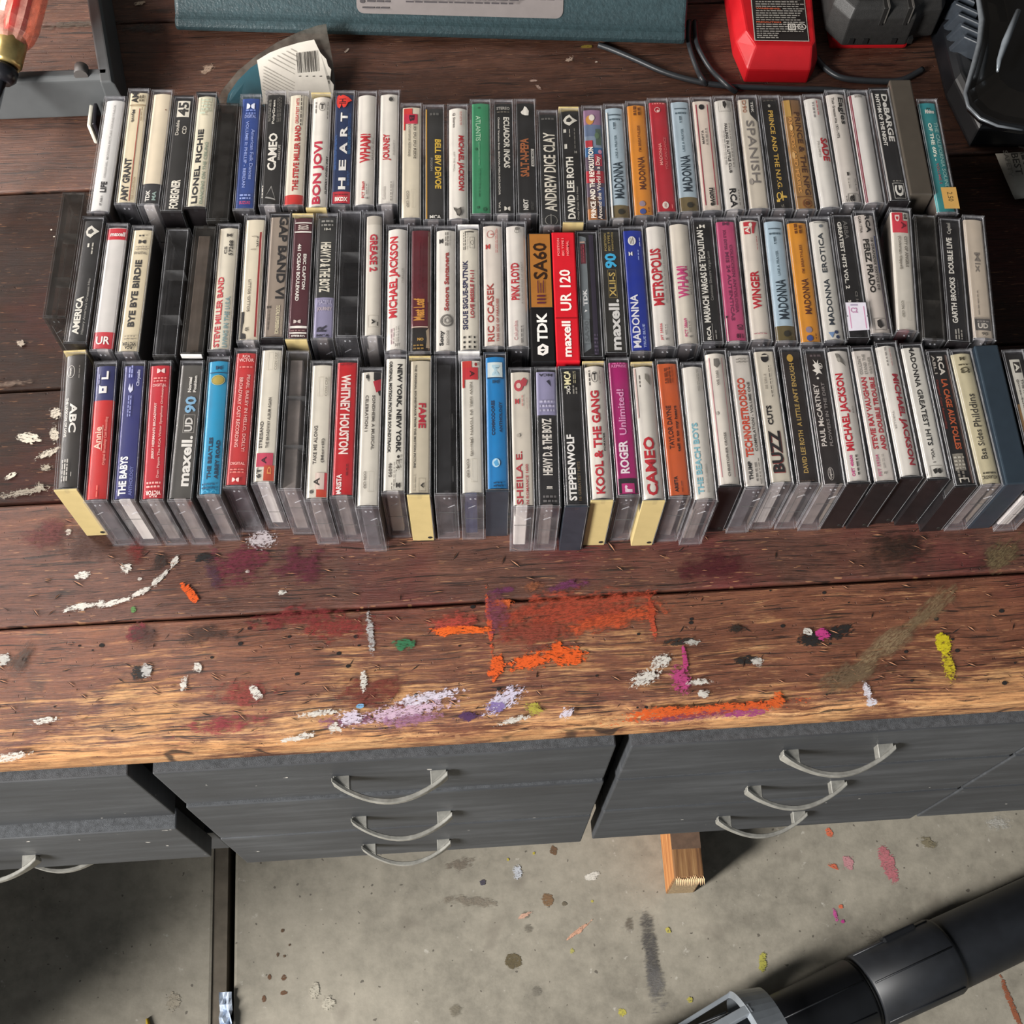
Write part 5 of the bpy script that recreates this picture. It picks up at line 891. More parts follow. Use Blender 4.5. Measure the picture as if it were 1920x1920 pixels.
for cx, cy, a0 in ((x1-cr, 0.004+cr, -90), (x1-cr, 0.075-cr, 0), (x0+cr, 0.075-cr, 90), (x0+cr, 0.004+cr, 180)):
    for k in range(6): a = R(a0+18*k); pts.append((cx+cr*math.cos(a), cy+cr*math.sin(a)))
pl.poly(pts, '#77706e')
plate = link('rating_plate', pl.mesh('rating_plate', face, rough=0.38), mach)
pt = Print(); INK = '#3a3537'
pt.text('H-190', 'H', x0+0.012, x0+0.028, 0.0185, 0.0235, INK, 1)
pt.text('MODEL', 'H', x0+0.013, x0+0.026, 0.0300, 0.0330, INK, 0)
pt.disc(x0+0.005, 0.0130, 0.0022, 0.0016, INK)
rr = random.Random(9)
def lines(xa, xb, ys, h, col=INK):
    for y in ys:
        x = xa
        while x < xb-0.003:
            w = rr.uniform(0.003, 0.011); pt.rect(x, min(xb, x+w), y, y+h, col); x += w+0.0012
        xb2 = xb
lines(x0+0.009, x0+0.030, (0.0125,), 0.0014); lines(x0+0.005, x0+0.031, (0.0075,), 0.0012)
lines(x0+0.040, x0+0.122, (0.0375, 0.0335, 0.0285, 0.0245, 0.0195), 0.0016)
lines(x0+0.038, x0+0.140, (0.0145, 0.0112), 0.0014); lines(x0+0.042, x0+0.135, (0.0078,), 0.0012)
for y in (0.0330, 0.0245, 0.0195): pt.disc(x0+0.0385, y+0.0008, 0.0009, 0.0009, INK, 8)
pt.ring(x0+0.1465, 0.0290, 0.0078, 0.0068, 0.0011, INK); pt.ring(x0+0.1465, 0.0290, 0.0060, 0.0052, 0.0007, INK)
pt.text('ETL', 'H', x0+0.1418, x0+0.1512, 0.0262, 0.0318, INK, 1)
lines(x0+0.138, x0+0.155, (0.0195, 0.0170), 0.0013); lines(x0+0.130, x0+0.166, (0.0128, 0.0105), 0.0011)
link('plate_print', pt.mesh('plate_print', lambda v: face(v)+Vector((0, -math.sin(sl), math.cos(sl)))*0.0004, rough=0.5), plate)

# ---- torn plastic pack with a barcode label, leaning on the machine
def sheet(pts, th, m, name, parent):
    """a thin bent sheet through picture-independent 3D points, with thickness"""
    b = MB(); b.prism(pts, (0, 0, th), m); return b.build(name, parent)
pk = tag(empty('blister_pack', (0, 0, 0)), 'torn clear blister pack with teal backing and barcode label behind the cassettes', 'packaging')
zt = lambda y: 0.003+0.022*max(0.0, (190-y)/140)
M_BLIST = clear_plastic('blister_plastic', (0.60, 0.58, 0.54, 1), 0.16, 0.12, (0.33, 0.30, 0.26, 1))
o = [(404, 196), (418, 168), (446, 134), (482, 104), (520, 80), (562, 60), (598, 48), (612, 46), (614, 62), (620, 92), (626, 130), (631, 182)]
sheet([at(x, y, zt(y)) for x, y in o], 0.0006, M_BLIST, 'plastic_shell', pk)
o = [(424, 200), (428, 178), (446, 152), (470, 128), (486, 118), (492, 150), (497, 200)]
sheet([at(x, y, zt(y)+0.0016) for x, y in o], 0.0006, solid('#1d4650', 0.5, var=0.12), 'backing_card', pk)
o = [(482, 114), (505, 100), (530, 90), (560, 81), (589, 75), (594, 86), (601, 100), (612, 112), (615, 124), (621, 131), (619, 150), (626, 160), (624, 196), (494, 196), (488, 150)]
M_PAPER = solid('#c9c3b8', 0.7, var=0.06)
lb = sheet([at(x, y, zt(y)+0.0030) for x, y in o], 0.0005, M_PAPER, 'paper_label', pk)
pp = MB(); MI = solid('#4a4640', 0.6)
def pq(x0, y0, x1, y1, x2, y2, x3, y3, m=MI): pp.poly([at(x, y, zt(y)+0.0038) for x, y in ((x0, y0), (x1, y1), (x2, y2), (x3, y3))], m)
rr = random.Random(3); x = 557.0
while x < 598:
    w = rr.choice((0.7, 1.2, 1.9, 2.4)); t = (x-557)/41
    ya, yb = 99-5*t, 137-4*t
    pq(x-2, ya, x+w-2, ya, x+w+1.5, yb, x+1.5, yb); x += w+rr.choice((0.9, 1.3, 1.8))
m2 = solid('#9a948a', 0.6)
for k in range(19):
    xa, ya = (490+k*0.4, 190-k*6) if k < 12 else (494+(k-11)*8.5, 116-(k-11)*4.2)
    xe = 553 if k < 15 else 556
    ye = ya+(xe-xa)*0.52
    if ye > 194: xe = xa+(194-ya)/0.52; ye = 194
    if xe > xa+4: pq(xa, ya, xe, ye, xe, ye+1.5, xa, ya+1.5, m2)
for r_ in range(5):
    x = 560+r_*13
    y = 142
    while y < 190:
        h = rr.uniform(3, 8); pq(x, y, x+5, y-0.5, x+5.4, y+h-0.5, x+0.4, y+h); y += h+2
pp.build('label_print', lb)

# ---- red battery charger lying on its back, label up
M_RED = solid('#a51018', 0.42, var=0.06)
A, Bq = at(1386, 153, 0.001), at(1521, 155, 0.001)
e, nrm, Lc = rect_frame(A, Bq)
ch = tag(empty('battery_charger', (A.x, A.y, ZB), math.atan2(e.y, e.x)), 'red battery charger lying with its black warning label facing up', 'charger', 'red battery chargers')
b = MB(); hgt = 0.026
lo = [(0.004, 0), (Lc-0.004, 0), (Lc+0.003, 0.012), (Lc+0.006, 0.16), (-0.012, 0.16), (-0.008, 0.10), (-0.004, 0.03)]
hi = [(0.010, 0.014), (Lc-0.004, 0.014), (Lc-0.001, 0.020), (Lc+0.002, 0.16), (-0.004, 0.16), (-0.002, 0.10), (0.003, 0.030)]
i = b.mi(M_RED)
va = [b.bm.verts.new((x, y, 0.0)) for x, y in lo]; vm = [b.bm.verts.new((x, y, hgt*0.55)) for x, y in lo]; vb = [b.bm.verts.new((x, y, hgt)) for x, y in hi]
for r0, r1 in ((va, vm), (vm, vb)):
    for k in range(len(lo)): b.bm.faces.new((r0[k], r0[(k+1) % len(lo)], r1[(k+1) % len(lo)], r1[k])).material_index = i
b.bm.faces.new(va[::-1]); b.bm.faces.new(vb); b.bevel(0.0016, 2, 12)
b.build('body', ch)
q = Print()
lx0, lx1, ly0, ly1 = 0.0090, Lc-0.0065, 0.0185, 0.095
q.rect(lx0, lx1, ly0, ly1, '#a9a49c'); q.rect(lx0+0.0007, lx1-0.0007, ly0+0.0007, ly1, '#211d1c')
cl = link('warning_label', q.mesh('warning_label', lambda v: Vector((v.x, v.y, hgt+0.0003+v.z*0.02)), rough=0.35), ch)
q = Print()
rr = random.Random(21)
def clines(xa, xb, y, col, h=0.0010):
    x = xa
    while x < xb-0.001:
        w = rr.uniform(0.0015, 0.005); q.rect(x, min(xb, x+w), y, y+h, col); x += w+0.0007
y = ly0+0.0020; wd = lx1-lx0
for k in range(26):
    yy = ly0+0.0025+k*0.0021
    if k in (7, 13, 19): q.text(('PRECAUTION', 'WARNING:', 'DANGER:')[(k-7)//6], 'H', lx0+0.0022, lx0+wd*0.50, yy-0.0003, yy+0.0014, '#b4563a', 1); clines(lx0+wd*0.54, lx1-0.003, yy, '#8d8881')
    elif k < 3: clines(lx0+0.0022, lx0+wd*0.45, yy, '#8d8881')
    else: clines(lx0+0.0022, lx1-0.003-rr.uniform(0, 0.006), yy, '#8d8881')
q.frame(lx0+wd*0.57, lx0+wd*0.71, ly0+0.0018, ly0+0.0088, 0.0009, '#bdb7ae'); q.frame(lx0+wd*0.61, lx0+wd*0.67, ly0+0.0036, ly0+0.0070, 0.0006, '#bdb7ae')
q.ring(lx0+wd*0.82, ly0+0.0054, 0.0037, 0.0034, 0.0007, '#bdb7ae'); q.text('UL', 'H', lx0+wd*0.78, lx0+wd*0.86, ly0+0.0040, ly0+0.0068, '#bdb7ae', 0)
link('label_print', q.mesh('label_print', lambda v: Vector((v.x, v.y, hgt+0.0008+v.z*0.01)), rough=0.5), cl)

# ---- black battery on a second red charger
A, Bq = at(1562, 93, 0.0), at(1690, 92, 0.0)
e, nrm, L2c = rect_frame(A, Bq)
c2 = tag(empty('battery_charger', (A.x, A.y, ZB), math.atan2(e.y, e.x)), 'red battery charger almost hidden beneath the black battery pack', 'charger', 'red battery chargers')
b = MB(); b.box(-0.004, L2c+0.004, 0, 0.15, 0, 0.012, M_RED); b.bevel(0.003, 2); b.build('body', c2)
M_BAT = solid('#1f1e1d', 0.55, var=0.2, scale=220, bump=0.25)
bt = tag(empty('battery_pack', (A.x-nrm.x*0.011, A.y-nrm.y*0.011, ZB+0.0122), math.atan2(e.y, e.x)), 'dusty black tool battery with a red and white badge, upper right', 'battery')
b = MB(); i = b.mi(M_BAT)
w0, w1 = -0.011, L2c+0.024
fo = [(w0+0.004, 0.010), (w0+0.012, -0.001), (w1-0.028, -0.001), (w1-0.020, 0.007), (w1-0.004, 0.009), (w1, 0.016), (w1, 0.13), (w0, 0.13), (w0, 0.016)]
rings = []
for z, s in ((0.0, 0.004), (0.004, 0.0), (0.030, 0.0), (0.038, 0.003), (0.041, 0.008)):
    cx = (w0+w1)/2; cy = 0.06
    rings.append([b.bm.verts.new((x+(cx-x)*s/0.05, y+(cy-y)*s/0.06, z)) for x, y in fo])
for r0, r1 in zip(rings, rings[1:]):
    for k in range(len(fo)): b.bm.faces.new((r0[k], r0[(k+1) % len(fo)], r1[(k+1) % len(fo)], r1[k])).material_index = i
b.bm.faces.new(rings[0][::-1]); b.bm.faces.new(rings[-1]); b.bevel(0.0012, 2, 20)
b.build('shell', bt)
for x in (0.026, 0.046):
    s_ = MB(); s_.box(x, x+0.0035, -0.0018, 0.0135, 0.024, 0.0415, solid('#171615', 0.5)); s_.box(x+0.0035, x+0.0052, -0.0018, 0.0135, 0.026, 0.0425, solid('#4d4a46', 0.5)); s_.bevel(0.0004); s_.build('latch_slot', bt)
for x in (0.006, 0.018, 0.042, 0.056):
    s_ = MB(); s_.box(x, x+0.004, -0.0022, 0.002, 0.006, 0.011, solid('#0e0d0d', 0.6)); s_.build('contact_notch', bt)
q = Print(); q.rect(0.020, 0.060, 0.040, 0.062, '#b9b4ac'); q.rect(0.0208, 0.0355, 0.0408, 0.062, '#b3201f'); q.rect(0.0355, 0.0592, 0.0408, 0.062, '#1d1b1b'); q.text('REDLITHIUM', 'H', 0.037, 0.058, 0.0418, 0.0442, '#c4563c', 1)
link('badge', q.mesh('badge', lambda v: Vector((v.x, v.y, 0.0420+v.z*0.02)), rough=0.4), bt)
q = Print(); q.rect(-0.0078, -0.0048, 0.050, 0.068, '#a8b6bc'); q.rect(-0.0105, -0.0082, 0.056, 0.072, '#b3505c')
link('side_sticker', q.mesh('side_sticker', lambda v: Vector((v.x, v.y, 0.0425)), rough=0.4), bt)

# ---- black ribbed plastic tool base with a glossy tub, upper right corner
M_BLK = solid('#0f1013', 0.34, var=0.25, scale=50)
M_BLK2 = solid('#0c0d0f', 0.26, var=0.2, scale=60, coat=0.3)
tb = tag(empty('ribbed_tub', (0, 0, 0)), 'black ribbed plastic tub with glossy raised rim at the upper right', 'tub')
def loft(rows, m, name, parent, bev=0.002, cap=True):
    b = MB(); i = b.mi(m); rs = []
    for pts in rows: rs.append([b.bm.verts.new(p) for p in pts])
    for r0, r1 in zip(rs, rs[1:]):
        for k in range(len(r0)): b.bm.faces.new((r0[k], r0[(k+1) % len(r0)], r1[(k+1) % len(r1)], r1[k])).material_index = i
    b.bm.faces.new(rs[0][::-1])
    if cap: b.bm.faces.new(rs[-1])
    bmesh.ops.recalc_face_normals(b.bm, faces=b.bm.faces)
    if bev: b.bevel(bev, 2, 25)
    return b.build(name, parent)
def V(x, y, z): return Vector((x, y, ZB+z))
base_o = [(0.440, 0.692), (0.430, 0.745), (0.430, 0.830), (0.440, 0.960), (0.70, 0.960), (0.70, 0.692), (0.52, 0.688)]
cxy = Vector((0.55, 0.82))
def ring_at(out, z, s): return [V(x+(cxy.x-x)*s, y+(cxy.y-y)*s, z) for x, y in out]
loft([ring_at(base_o, 0.001, 0.02), ring_at(base_o, 0.006, 0.0), ring_at(base_o, 0.022, 0.02), ring_at(base_o, 0.028, 0.06)], M_BLK, 'base', tb)
tub_o = [(0.455, 0.659), (0.436, 0.664), (0.424, 0.672), (0.417, 0.684), (0.417, 0.697), (0.429, 0.724), (0.439, 0.748), (0.446, 0.772), (0.448, 0.795), (0.446, 0.94), (0.70, 0.94), (0.70, 0.655)]
tub = loft([ring_at(tub_o, 0.028, 0.22), ring_at(tub_o, 0.040, 0.13), ring_at(tub_o, 0.0500, 0.02), ring_at(tub_o, 0.0565, 0.0), ring_at(tub_o, 0.058, 0.03), ring_at(tub_o, 0.052, 0.10), ring_at(tub_o, 0.040, 0.32)], M_BLK2, 'tub', tb, 0.0012)
for k in range(6):
    y = 0.775+k*0.012
    b = MB(); b.prism([(0.4325, y, ZB+0.024), (0.452, y-0.020, ZB+0.030), (0.452, y-0.020, ZB+0.046), (0.4365, y-0.006, ZB+0.044)], (0, 0.0045, 0), solid('#2b3036', 0.4, var=0.2)); b.bevel(0.0006); b.build('rib', tb)
b = MB(); b.tube([V(x+(cxy.x-x)*0.008, y+(cxy.y-y)*0.008, 0.0566) for x, y in tub_o[9::-1]], [0.001, 0.0022, 0.0026, 0.0022, 0.0022, 0.0018, 0.0016, 0.0014, 0.0012, 0.001], solid('#6a6e72', 0.35, metal=0.4, var=0.25), 8)
b.build('rim_glint', tb)  # pale grey strip standing in for the highlight along the glossy rim
b = MB(); b.tube([V(0.478, 0.780, 0.058), V(0.463, 0.752, 0.054), V(0.455, 0.735, 0.052), V(0.452, 0.725, 0.051)], [0.0022, 0.003, 0.002, 0.001], solid('#7f858b', 0.25, metal=0.3), 8); b.build('hose_stub', tb)

# ---- cables
M_CAB = solid('#2b2d30', 0.4, var=0.12)
def cable(name, label, pts, r, grp):
    pts = [at(x, y, z) for x, y, z in pts]
    out = []
    for k in range(len(pts)-1):
        p0, p1, p2, p3 = pts[max(k-1, 0)], pts[k], pts[k+1], pts[min(k+2, len(pts)-1)]
        for j in range(6):
            t = j/6
            out.append(0.5*((2*p1)+(p2-p0)*t+(2*p0-5*p1+4*p2-p3)*t*t+(3*p1-p0-3*p2+p3)*t**3))
    out.append(pts[-1])
    b = MB(); b.tube(out, r, M_CAB, 8)
    return tag(b.build(name), label, 'cable', grp)
cable('power_cable', 'dark grey cable curving from under the teal machine to the red charger', [(1122, 84, 0.003), (1150, 94, 0.003), (1195, 113, 0.003), (1245, 135, 0.003), (1300, 151, 0.003), (1352, 160, 0.003), (1420, 164, 0.003), (1500, 167, 0.003), (1560, 169, 0.003), (1620, 176, 0.003)], 0.0024, 'cables behind the cassettes')
cable('power_cable', 'dark cable hanging at the right end of the teal machine, left strand', [(1292, 40, 0.003), (1291, 75, 0.003), (1298, 105, 0.003), (1309, 134, 0.003), (1316, 147, 0.0078), (1324, 158, 0.003)], 0.0023, 'cables behind the cassettes')
cable('power_cable', 'dark cable hanging at the right end of the teal machine, right strand', [(1303, 40, 0.003), (1306, 78, 0.003), (1318, 106, 0.003), (1335, 132, 0.003), (1352, 149, 0.0078), (1366, 162, 0.0078), (1380, 172, 0.003)], 0.0023, 'cables behind the cassettes')
cable('power_cable', 'black cable looping in the dark below the battery pack', [(1530, 108, 0.003), (1548, 128, 0.003), (1580, 146, 0.003), (1640, 152, 0.003), (1690, 150, 0.003), (1730, 130, 0.003)], 0.0026, 'cables behind the cassettes')

# ---- printed paper scrap at the right edge
sc = tag(empty('paper_scrap', (0, 0, 0)), 'curled scrap of printed grey paper at the right edge beside the cassettes', 'paper')
b = MB(); i = b.mi(solid('#8f8a80', 0.75, var=0.08)); rows = []
L_, R_ = [(1866, 288), (1875, 310), (1884, 332), (1892, 350), (1898, 364), (1903, 374)], [(1960, 282), (1964, 306), (1966, 330), (1966, 346), (1966, 358), (1966, 366)]
zz = (0.002, 0.003, 0.005, 0.008, 0.009, 0.006)
for th in (0, 0.0006):
    for (xa, ya), (xb, yb), z in zip(L_, R_, zz): rows.append([b.bm.verts.new(at(xa+(xb-xa)*t/4, ya+(yb-ya)*t/4, z+th+(0.0015 if t in (1, 3) else 0))) for t in range(5)])
n = len(L_)
for s0 in (0, n):
    for k in range(n-1):
        for t in range(4): f = b.bm.faces.new((rows[s0+k][t], rows[s0+k][t+1], rows[s0+k+1][t+1], rows[s0+k+1][t])); f.smooth = True
for k in range(n-1):
    for t in (0, 4): b.bm.faces.new((rows[k][t], rows[k+1][t], rows[n+k+1][t], rows[n+k][t]))
for t in range(4):
    for k in (0, n-1): b.bm.faces.new((rows[k][t], rows[k][t+1], rows[n+k][t+1], rows[n+k][t]))
scp = b.build('sheet', sc)
q = Print(); q.text('VALUE', 'D', 0.0165, 0.030, 0.006, 0.046, '#2f2c28', 0); q.text('BEST', 'D', 0.0085, 0.0145, 0.006, 0.030, '#2f2c28', 0); q.text('SAFETY', 'D', 0.0025, 0.0065, 0.004, 0.034, '#6a655d', 0)
pa, pbx, pcx = at(1878, 358, 0.0), at(1953, 352, 0.0), at(1866, 289, 0.0)
ex = (pbx-pa).normalized(); ey = (pcx-pa).normalized()
link('sheet_print', q.mesh('sheet_print', lambda v: pa+ex*v.x+ey*v.y+Vector((0, 0, 0.0105-0.13*max(0, v.y-0.012)+v.z*0.02)), rough=0.7), scp)

# ---- grey plastic tray at the upper left: only a corner of its rim is in view
M_GREY = solid('#4a4c4d', 0.5, var=0.10, scale=30)
gt = tag(empty('plastic_tray', (0, 0, 0)), 'grey plastic tray rim with a small notch, upper left corner', 'tray')
hz = 0.036
c0 = at(196, 218, 0.0); 
b = MB()
yF = c0.y; xR = at(247, 186, 0.002).x
ti = 0.010
b.prism([(-0.62, yF, ZB+0.0005), (xR, yF, ZB+0.0005), (xR, yF+0.004, ZB+hz-0.004), (xR, yF+0.006, ZB+hz), (-0.62, yF+0.006, ZB+hz), (-0.62, yF+0.004, ZB+hz-0.004)][0:0] or [(-0.62, yF, ZB+0.0005), (-0.62, yF+0.005, ZB+hz-0.003), (-0.62, yF+0.008, ZB+hz), (-0.62, yF+0.014, ZB+hz), (-0.62, yF+0.014, ZB+0.0005)], (xR+0.62-0.010, 0, 0), M_GREY)
b.bevel(0.0012, 2, 20); b.build('front_wall', gt)
b = MB()
b.prism([(xR, yF, ZB+0.0005), (xR-0.004, yF, ZB+hz-0.003), (xR-0.006, yF, ZB+hz), (xR-0.015, yF, ZB+hz), (xR-0.016, yF, ZB+0.0005)], (-0.055, 0.32, 0), M_GREY)
b.bevel(0.0012, 2, 20); b.build('side_wall', gt)
nt_ = at(152, 145, hz)
b = MB(); b.tube([(nt_.x, yF+0.0065, ZB+hz+0.0006), (nt_.x, yF+0.0155, ZB+hz+0.0006)], 0.0055, solid('#4a4644', 0.6), 12); b.build('rim_notch', gt)

# ---- screwdriver resting across the tray, handle out of the frame
sd = tag(empty('screwdriver', (0, 0, 0)), 'screwdriver with clear red handle and brass ferrule, upper left corner', 'screwdriver')
zs = 0.060
a0, a1 = at(56, -70, zs+0.012), at(-6, 190, zs-0.018)
ax = (a1-a0).normalized()
def on(px, py):
    p = at(px, py, zs); return a0+ax*((p-a0).dot(ax))
pf0, pf1, pc1 = on(26, 68), on(14, 112), on(8, 138)
M_HRED = solid('#b80f1c', 0.15, var=0.05, coat=0.6)
M_HCLR = clear_plastic('red_handle_plastic', (0.95, 0.62, 0.52, 1), 0.35, 0.05, (0.75, 0.42, 0.34, 1))
b = MB(); i = b.mi(M_HCLR); i2 = b.mi(M_HRED)
hs = ax.cross(Vector((0, 0, 1))).normalized(); ht = hs.cross(ax).normalized()
h0 = a0-ax*0.05
rings = []
n = 24
for d, r in ((0, 0.019), (0.04, 0.0195), ((pf0-h0).length-0.012, 0.0185), ((pf0-h0).length-0.003, 0.0165), ((pf0-h0).length+0.004, 0.0125)):
    rings.append([b.bm.verts.new(h0+ax*d+(hs*math.cos(2*math.pi*k/n)+ht*math.sin(2*math.pi*k/n))*(r*(1 if k % 4 else 0.90))) for k in range(n)])
for r0, r1 in zip(rings, rings[1:]):
    for k in range(n): b.bm.faces.new((r0[k], r0[(k+1) % n], r1[(k+1) % n], r1[k])).material_index = i
b.bm.faces.new(rings[0][::-1]); b.bm.faces.new(rings[-1])
b.build('handle', sd)
b = MB(); b.tube([h0, pf0-ax*0.012, pf0+ax*0.002], [0.0085, 0.0085, 0.005], M_HRED, 16); b.build('handle_core', sd)
b = MB(); b.tube([pf0-ax*0.002, pf0+ax*0.001, pf1-ax*0.003, pf1], [0.0105, 0.0125, 0.0122, 0.0105], solid('#b9a26a', 0.3, metal=0.85, var=0.2), 20); b.build('ferrule', sd)
b = MB(); b.tube([pf1, pf1+ax*0.003, pc1-ax*0.004, pc1], [0.0085, 0.0108, 0.0104, 0.007], solid('#141418', 0.3), 20); b.build('collar', sd)
b = MB(); b.tube([pc1-ax*0.003, pc1+ax*0.10], 0.0036, solid('#c9ccd2', 0.14, metal=1.0, var=0.05), 16); b.build('shaft', sd)

# ---- pale clip standing against the first case of the back row
cp = tag(empty('plastic_clip', (0, 0, 0)), 'small white and black plastic clip against the leftmost back-row cassette', 'clip')
k0 = at(181, 266, 0.002)
b = MB(); b.prism([(k0.x-0.0025, k0.y, ZB), (k0.x+0.0005, k0.y-0.0005, ZB), (k0.x-0.0002, k0.y+0.002, ZB+0.017), (k0.x-0.0036, k0.y+0.003, ZB+0.017)], (0.001, 0.022, 0), solid('#bdb9ac', 0.4)); b.bevel(0.0012, 2); b.build('shell', cp)
b = MB(); b.box(k0.x+0.0015, k0.x+0.0045, k0.y+0.002, k0.y+0.024, ZB, ZB+0.019, solid('#17161c', 0.25)); b.bevel(0.001, 2); b.build('core', cp)

# ---- timber offcut on the floor
def timber_mat(name, cols):
    m, nt, out = nodes_of(name)
    tc = N(nt, 'ShaderNodeTexCoord'); v = tc.outputs['Object']
    g = noise(nt, v, 1, 5, 0.65, sc=(220, 8, 160))
    p = N(nt, 'ShaderNodeBsdfPrincipled'); p.inputs['Roughness'].default_value = 0.65
    nt.links.new(ramp(nt, [(0.35, lin(cols[0])), (0.5, lin(cols[1])), (0.65, lin(cols[2]))], g).outputs[0], p.inputs['Base Color'])
    nt.links.new(p.outputs[0], out.inputs[0]); return m
tm = tag(empty('timber_offcut', (0.2785, 0.2165, 0), R(-0.8)), 'short orange-stained timber offcut poking from under the drawers on the floor', 'timber')
MT, MS, ME = timber_mat('timber_top', ('#5f3f26', '#7d5835', '#95724a')), timber_mat('timber_side', ('#8f552c', '#ad713c', '#c08b55')), solid('#8f7a5c', 0.8, var=0.3, scale=300)
b = MB(); vs = b.box(-0.0195, 0.0195, 0, 0.34, 0.0, 0.089, MT)
b.mi(MS); b.mi(ME)
for f in b.bm.faces:
    c = f.calc_center_median()
    if c.x < -0.019: f.material_index = 1
    if c.y < 0.001: f.material_index = 2
for v in b.bm.verts:
    if v.co.y < 0.001 and v.co.z > 0.03: v.co.y += 0.008
b.bevel(0.002, 2); b.build('beam', tm)
b = MB(); rr = random.Random(7)
for k in range(16):
    x = -0.018+k*0.0024; b.prism([(x, 0.007+rr.uniform(0, 0.005), 0.0888), (x+0.0018, 0.005, 0.0888), (x+0.001, -0.001-rr.uniform(0, 0.0025), 0.086)], (0, 0, 0.0007), solid('#d9b184', 0.7))
tag(b.build('splinters', tm), kind='stuff')
b = MB(); b.box(-0.0194, 0.0194, 0.046, 0.075, 0.0891, 0.0896, solid('#5a4536', 0.8, var=0.2)); b.build('dark_stain', tm)

# ---- leaf blower on the floor: tube sections and the grey guard of its fan housing
M_TUBE = solid('#17191d', 0.48, var=0.3, scale=28); M_TUBE2 = solid('#101114', 0.40, var=0.25, scale=30)
bl = tag(empty('leaf_blower', (0.606, 0.105, 0), R(19.4)), 'black leaf blower tube with grey fan guard on the floor, lower right', 'leaf blower')
rad = 0.0495
b = MB(); b.tube([(-0.012, 0, 0.052), (0.0, 0, 0.052), (0.62, 0, 0.052)], [rad-0.002, rad-0.001, rad-0.006], M_TUBE, 40); b.build('tube', bl)
def ring_part(name, xs, rs, m, seg=40):
    b = MB(); b.tube([(x, 0, 0.053) for x in xs], rs, m, seg); return b.build(name, bl)
cpl = ring_part('coupling', (-0.116, -0.114, -0.010, 0.000, 0.004, 0.0045), (rad-0.004, rad+0.001, rad+0.0025, rad+0.0025, rad+0.001, rad-0.004), M_TUBE)
for a in (35, 100, 160):
    c_, s_ = math.cos(R(a)), math.sin(R(a)); b = MB()
    b.tube([(-0.113, -c_*(rad+0.0018), 0.053+s_*(rad+0.0018)), (-0.002, -c_*(rad+0.0030), 0.053+s_*(rad+0.0030))], 0.0012, M_TUBE, 6); b.build('rib', cpl)
b = MB(); b.box(-0.068, -0.020, 0.040, 0.0545, 0.058, 0.075, M_TUBE2); b.bevel(0.003, 2); b.build('latch', bl)
ring_part('seal_ring', (-0.121, -0.1165), (rad-0.004, rad-0.004), solid('#060606', 0.6))
nz = ring_part('nozzle', (-0.262, -0.250, -0.125, -0.121), (rad-0.004, rad-0.003, rad-0.0005, rad-0.003), M_TUBE2)
for a in (60, 110):
    c_, s_ = math.cos(R(a)), math.sin(R(a)); b = MB()
    b.tube([(-0.24, -c_*(rad-0.0025), 0.053+s_*(rad-0.0025)), (-0.126, -c_*(rad-0.0003), 0.053+s_*(rad-0.0003))], 0.0012, M_TUBE, 6); b.build('rib', nz)
M_GRD = solid('#8c9298', 0.35, metal=0.35, var=0.12, scale=40)
# open guard: a hoop round the nozzle and struts running back to the housing
b = MB(); i = b.mi(M_GRD); n = 44; rs = []
for x, r in ((-0.246, 0.062), (-0.282, 0.072), (-0.287, 0.065), (-0.250, 0.0555)):
    rs.append([b.bm.verts.new((x, -math.cos(2*math.pi*k/n)*r, 0.073+math.sin(2*math.pi*k/n)*r)) for k in range(n)])
for q in range(4):
    r0, r1 = rs[q], rs[(q+1) % 4]
    for k in range(n): b.bm.faces.new((r0[k], r0[(k+1) % n], r1[(k+1) % n], r1[k])).material_index = i
b.build('guard_hoop', bl)
for a in (20, 75, 130, 185, 300):
    c_, s_ = math.cos(R(a)), math.sin(R(a)); b = MB()
    p0 = Vector((-0.278, -c_*0.0685, 0.073+s_*0.0685)); p1 = Vector((-0.385, -c_*0.056, 0.066+s_*0.058))
    t = Vector((0, s_, c_)).normalized()*0.007; rdl = Vector((0, -c_, s_))*0.003
    b.prism([p0-t-rdl, p0+t-rdl, p0+t+rdl, p0-t+rdl], p1-p0, M_GRD); b.bevel(0.0012, 2); b.build('strut', bl)
b = MB(); i = b.mi(solid('#2b2d31', 0.5, var=0.1)); n = 30
fr0 = [b.bm.verts.new((-0.296, -math.cos(2*math.pi*k/n)*0.050, 0.072+math.sin(2*math.pi*k/n)*0.050)) for k in range(n)]
fr1 = [b.bm.verts.new((-0.380, -math.cos(2*math.pi*k/n)*0.052, 0.068+math.sin(2*math.pi*k/n)*0.052)) for k in range(n)]
for k in range(n): b.bm.faces.new((fr0[k], fr0[(k+1) % n], fr1[(k+1) % n], fr1[k])).material_index = i
b.bm.faces.new(fr0); b.bm.faces.new(fr1[::-1])
hou = b.build('fan_cage', bl)
b = MB(); mm = solid('#8b8e92', 0.4, metal=0.4)
for k in range(22):
    a0_ = 2*math.pi*k/22
    for d in (0.30, -0.30):
        b.tube([(-0.2975+(-0.380+0.2975)*t/5, -math.cos(a0_+d*t/5)*(0.0512+0.002*t/5), 0.072-0.004*t/5+math.sin(a0_+d*t/5)*(0.0512+0.002*t/5)) for t in range(6)], 0.0008, mm, 4)
tag(b.build('mesh_grille', hou), kind='stuff')
b = MB(); b.tube([(-0.376, 0, 0.066), (-0.382, 0, 0.066), (-0.50, 0, 0.066), (-0.55, 0, 0.066)], [0.055, 0.062, 0.064, 0.045], solid('#3a3d40', 0.45, var=0.1), 36); b.build('housing', bl)

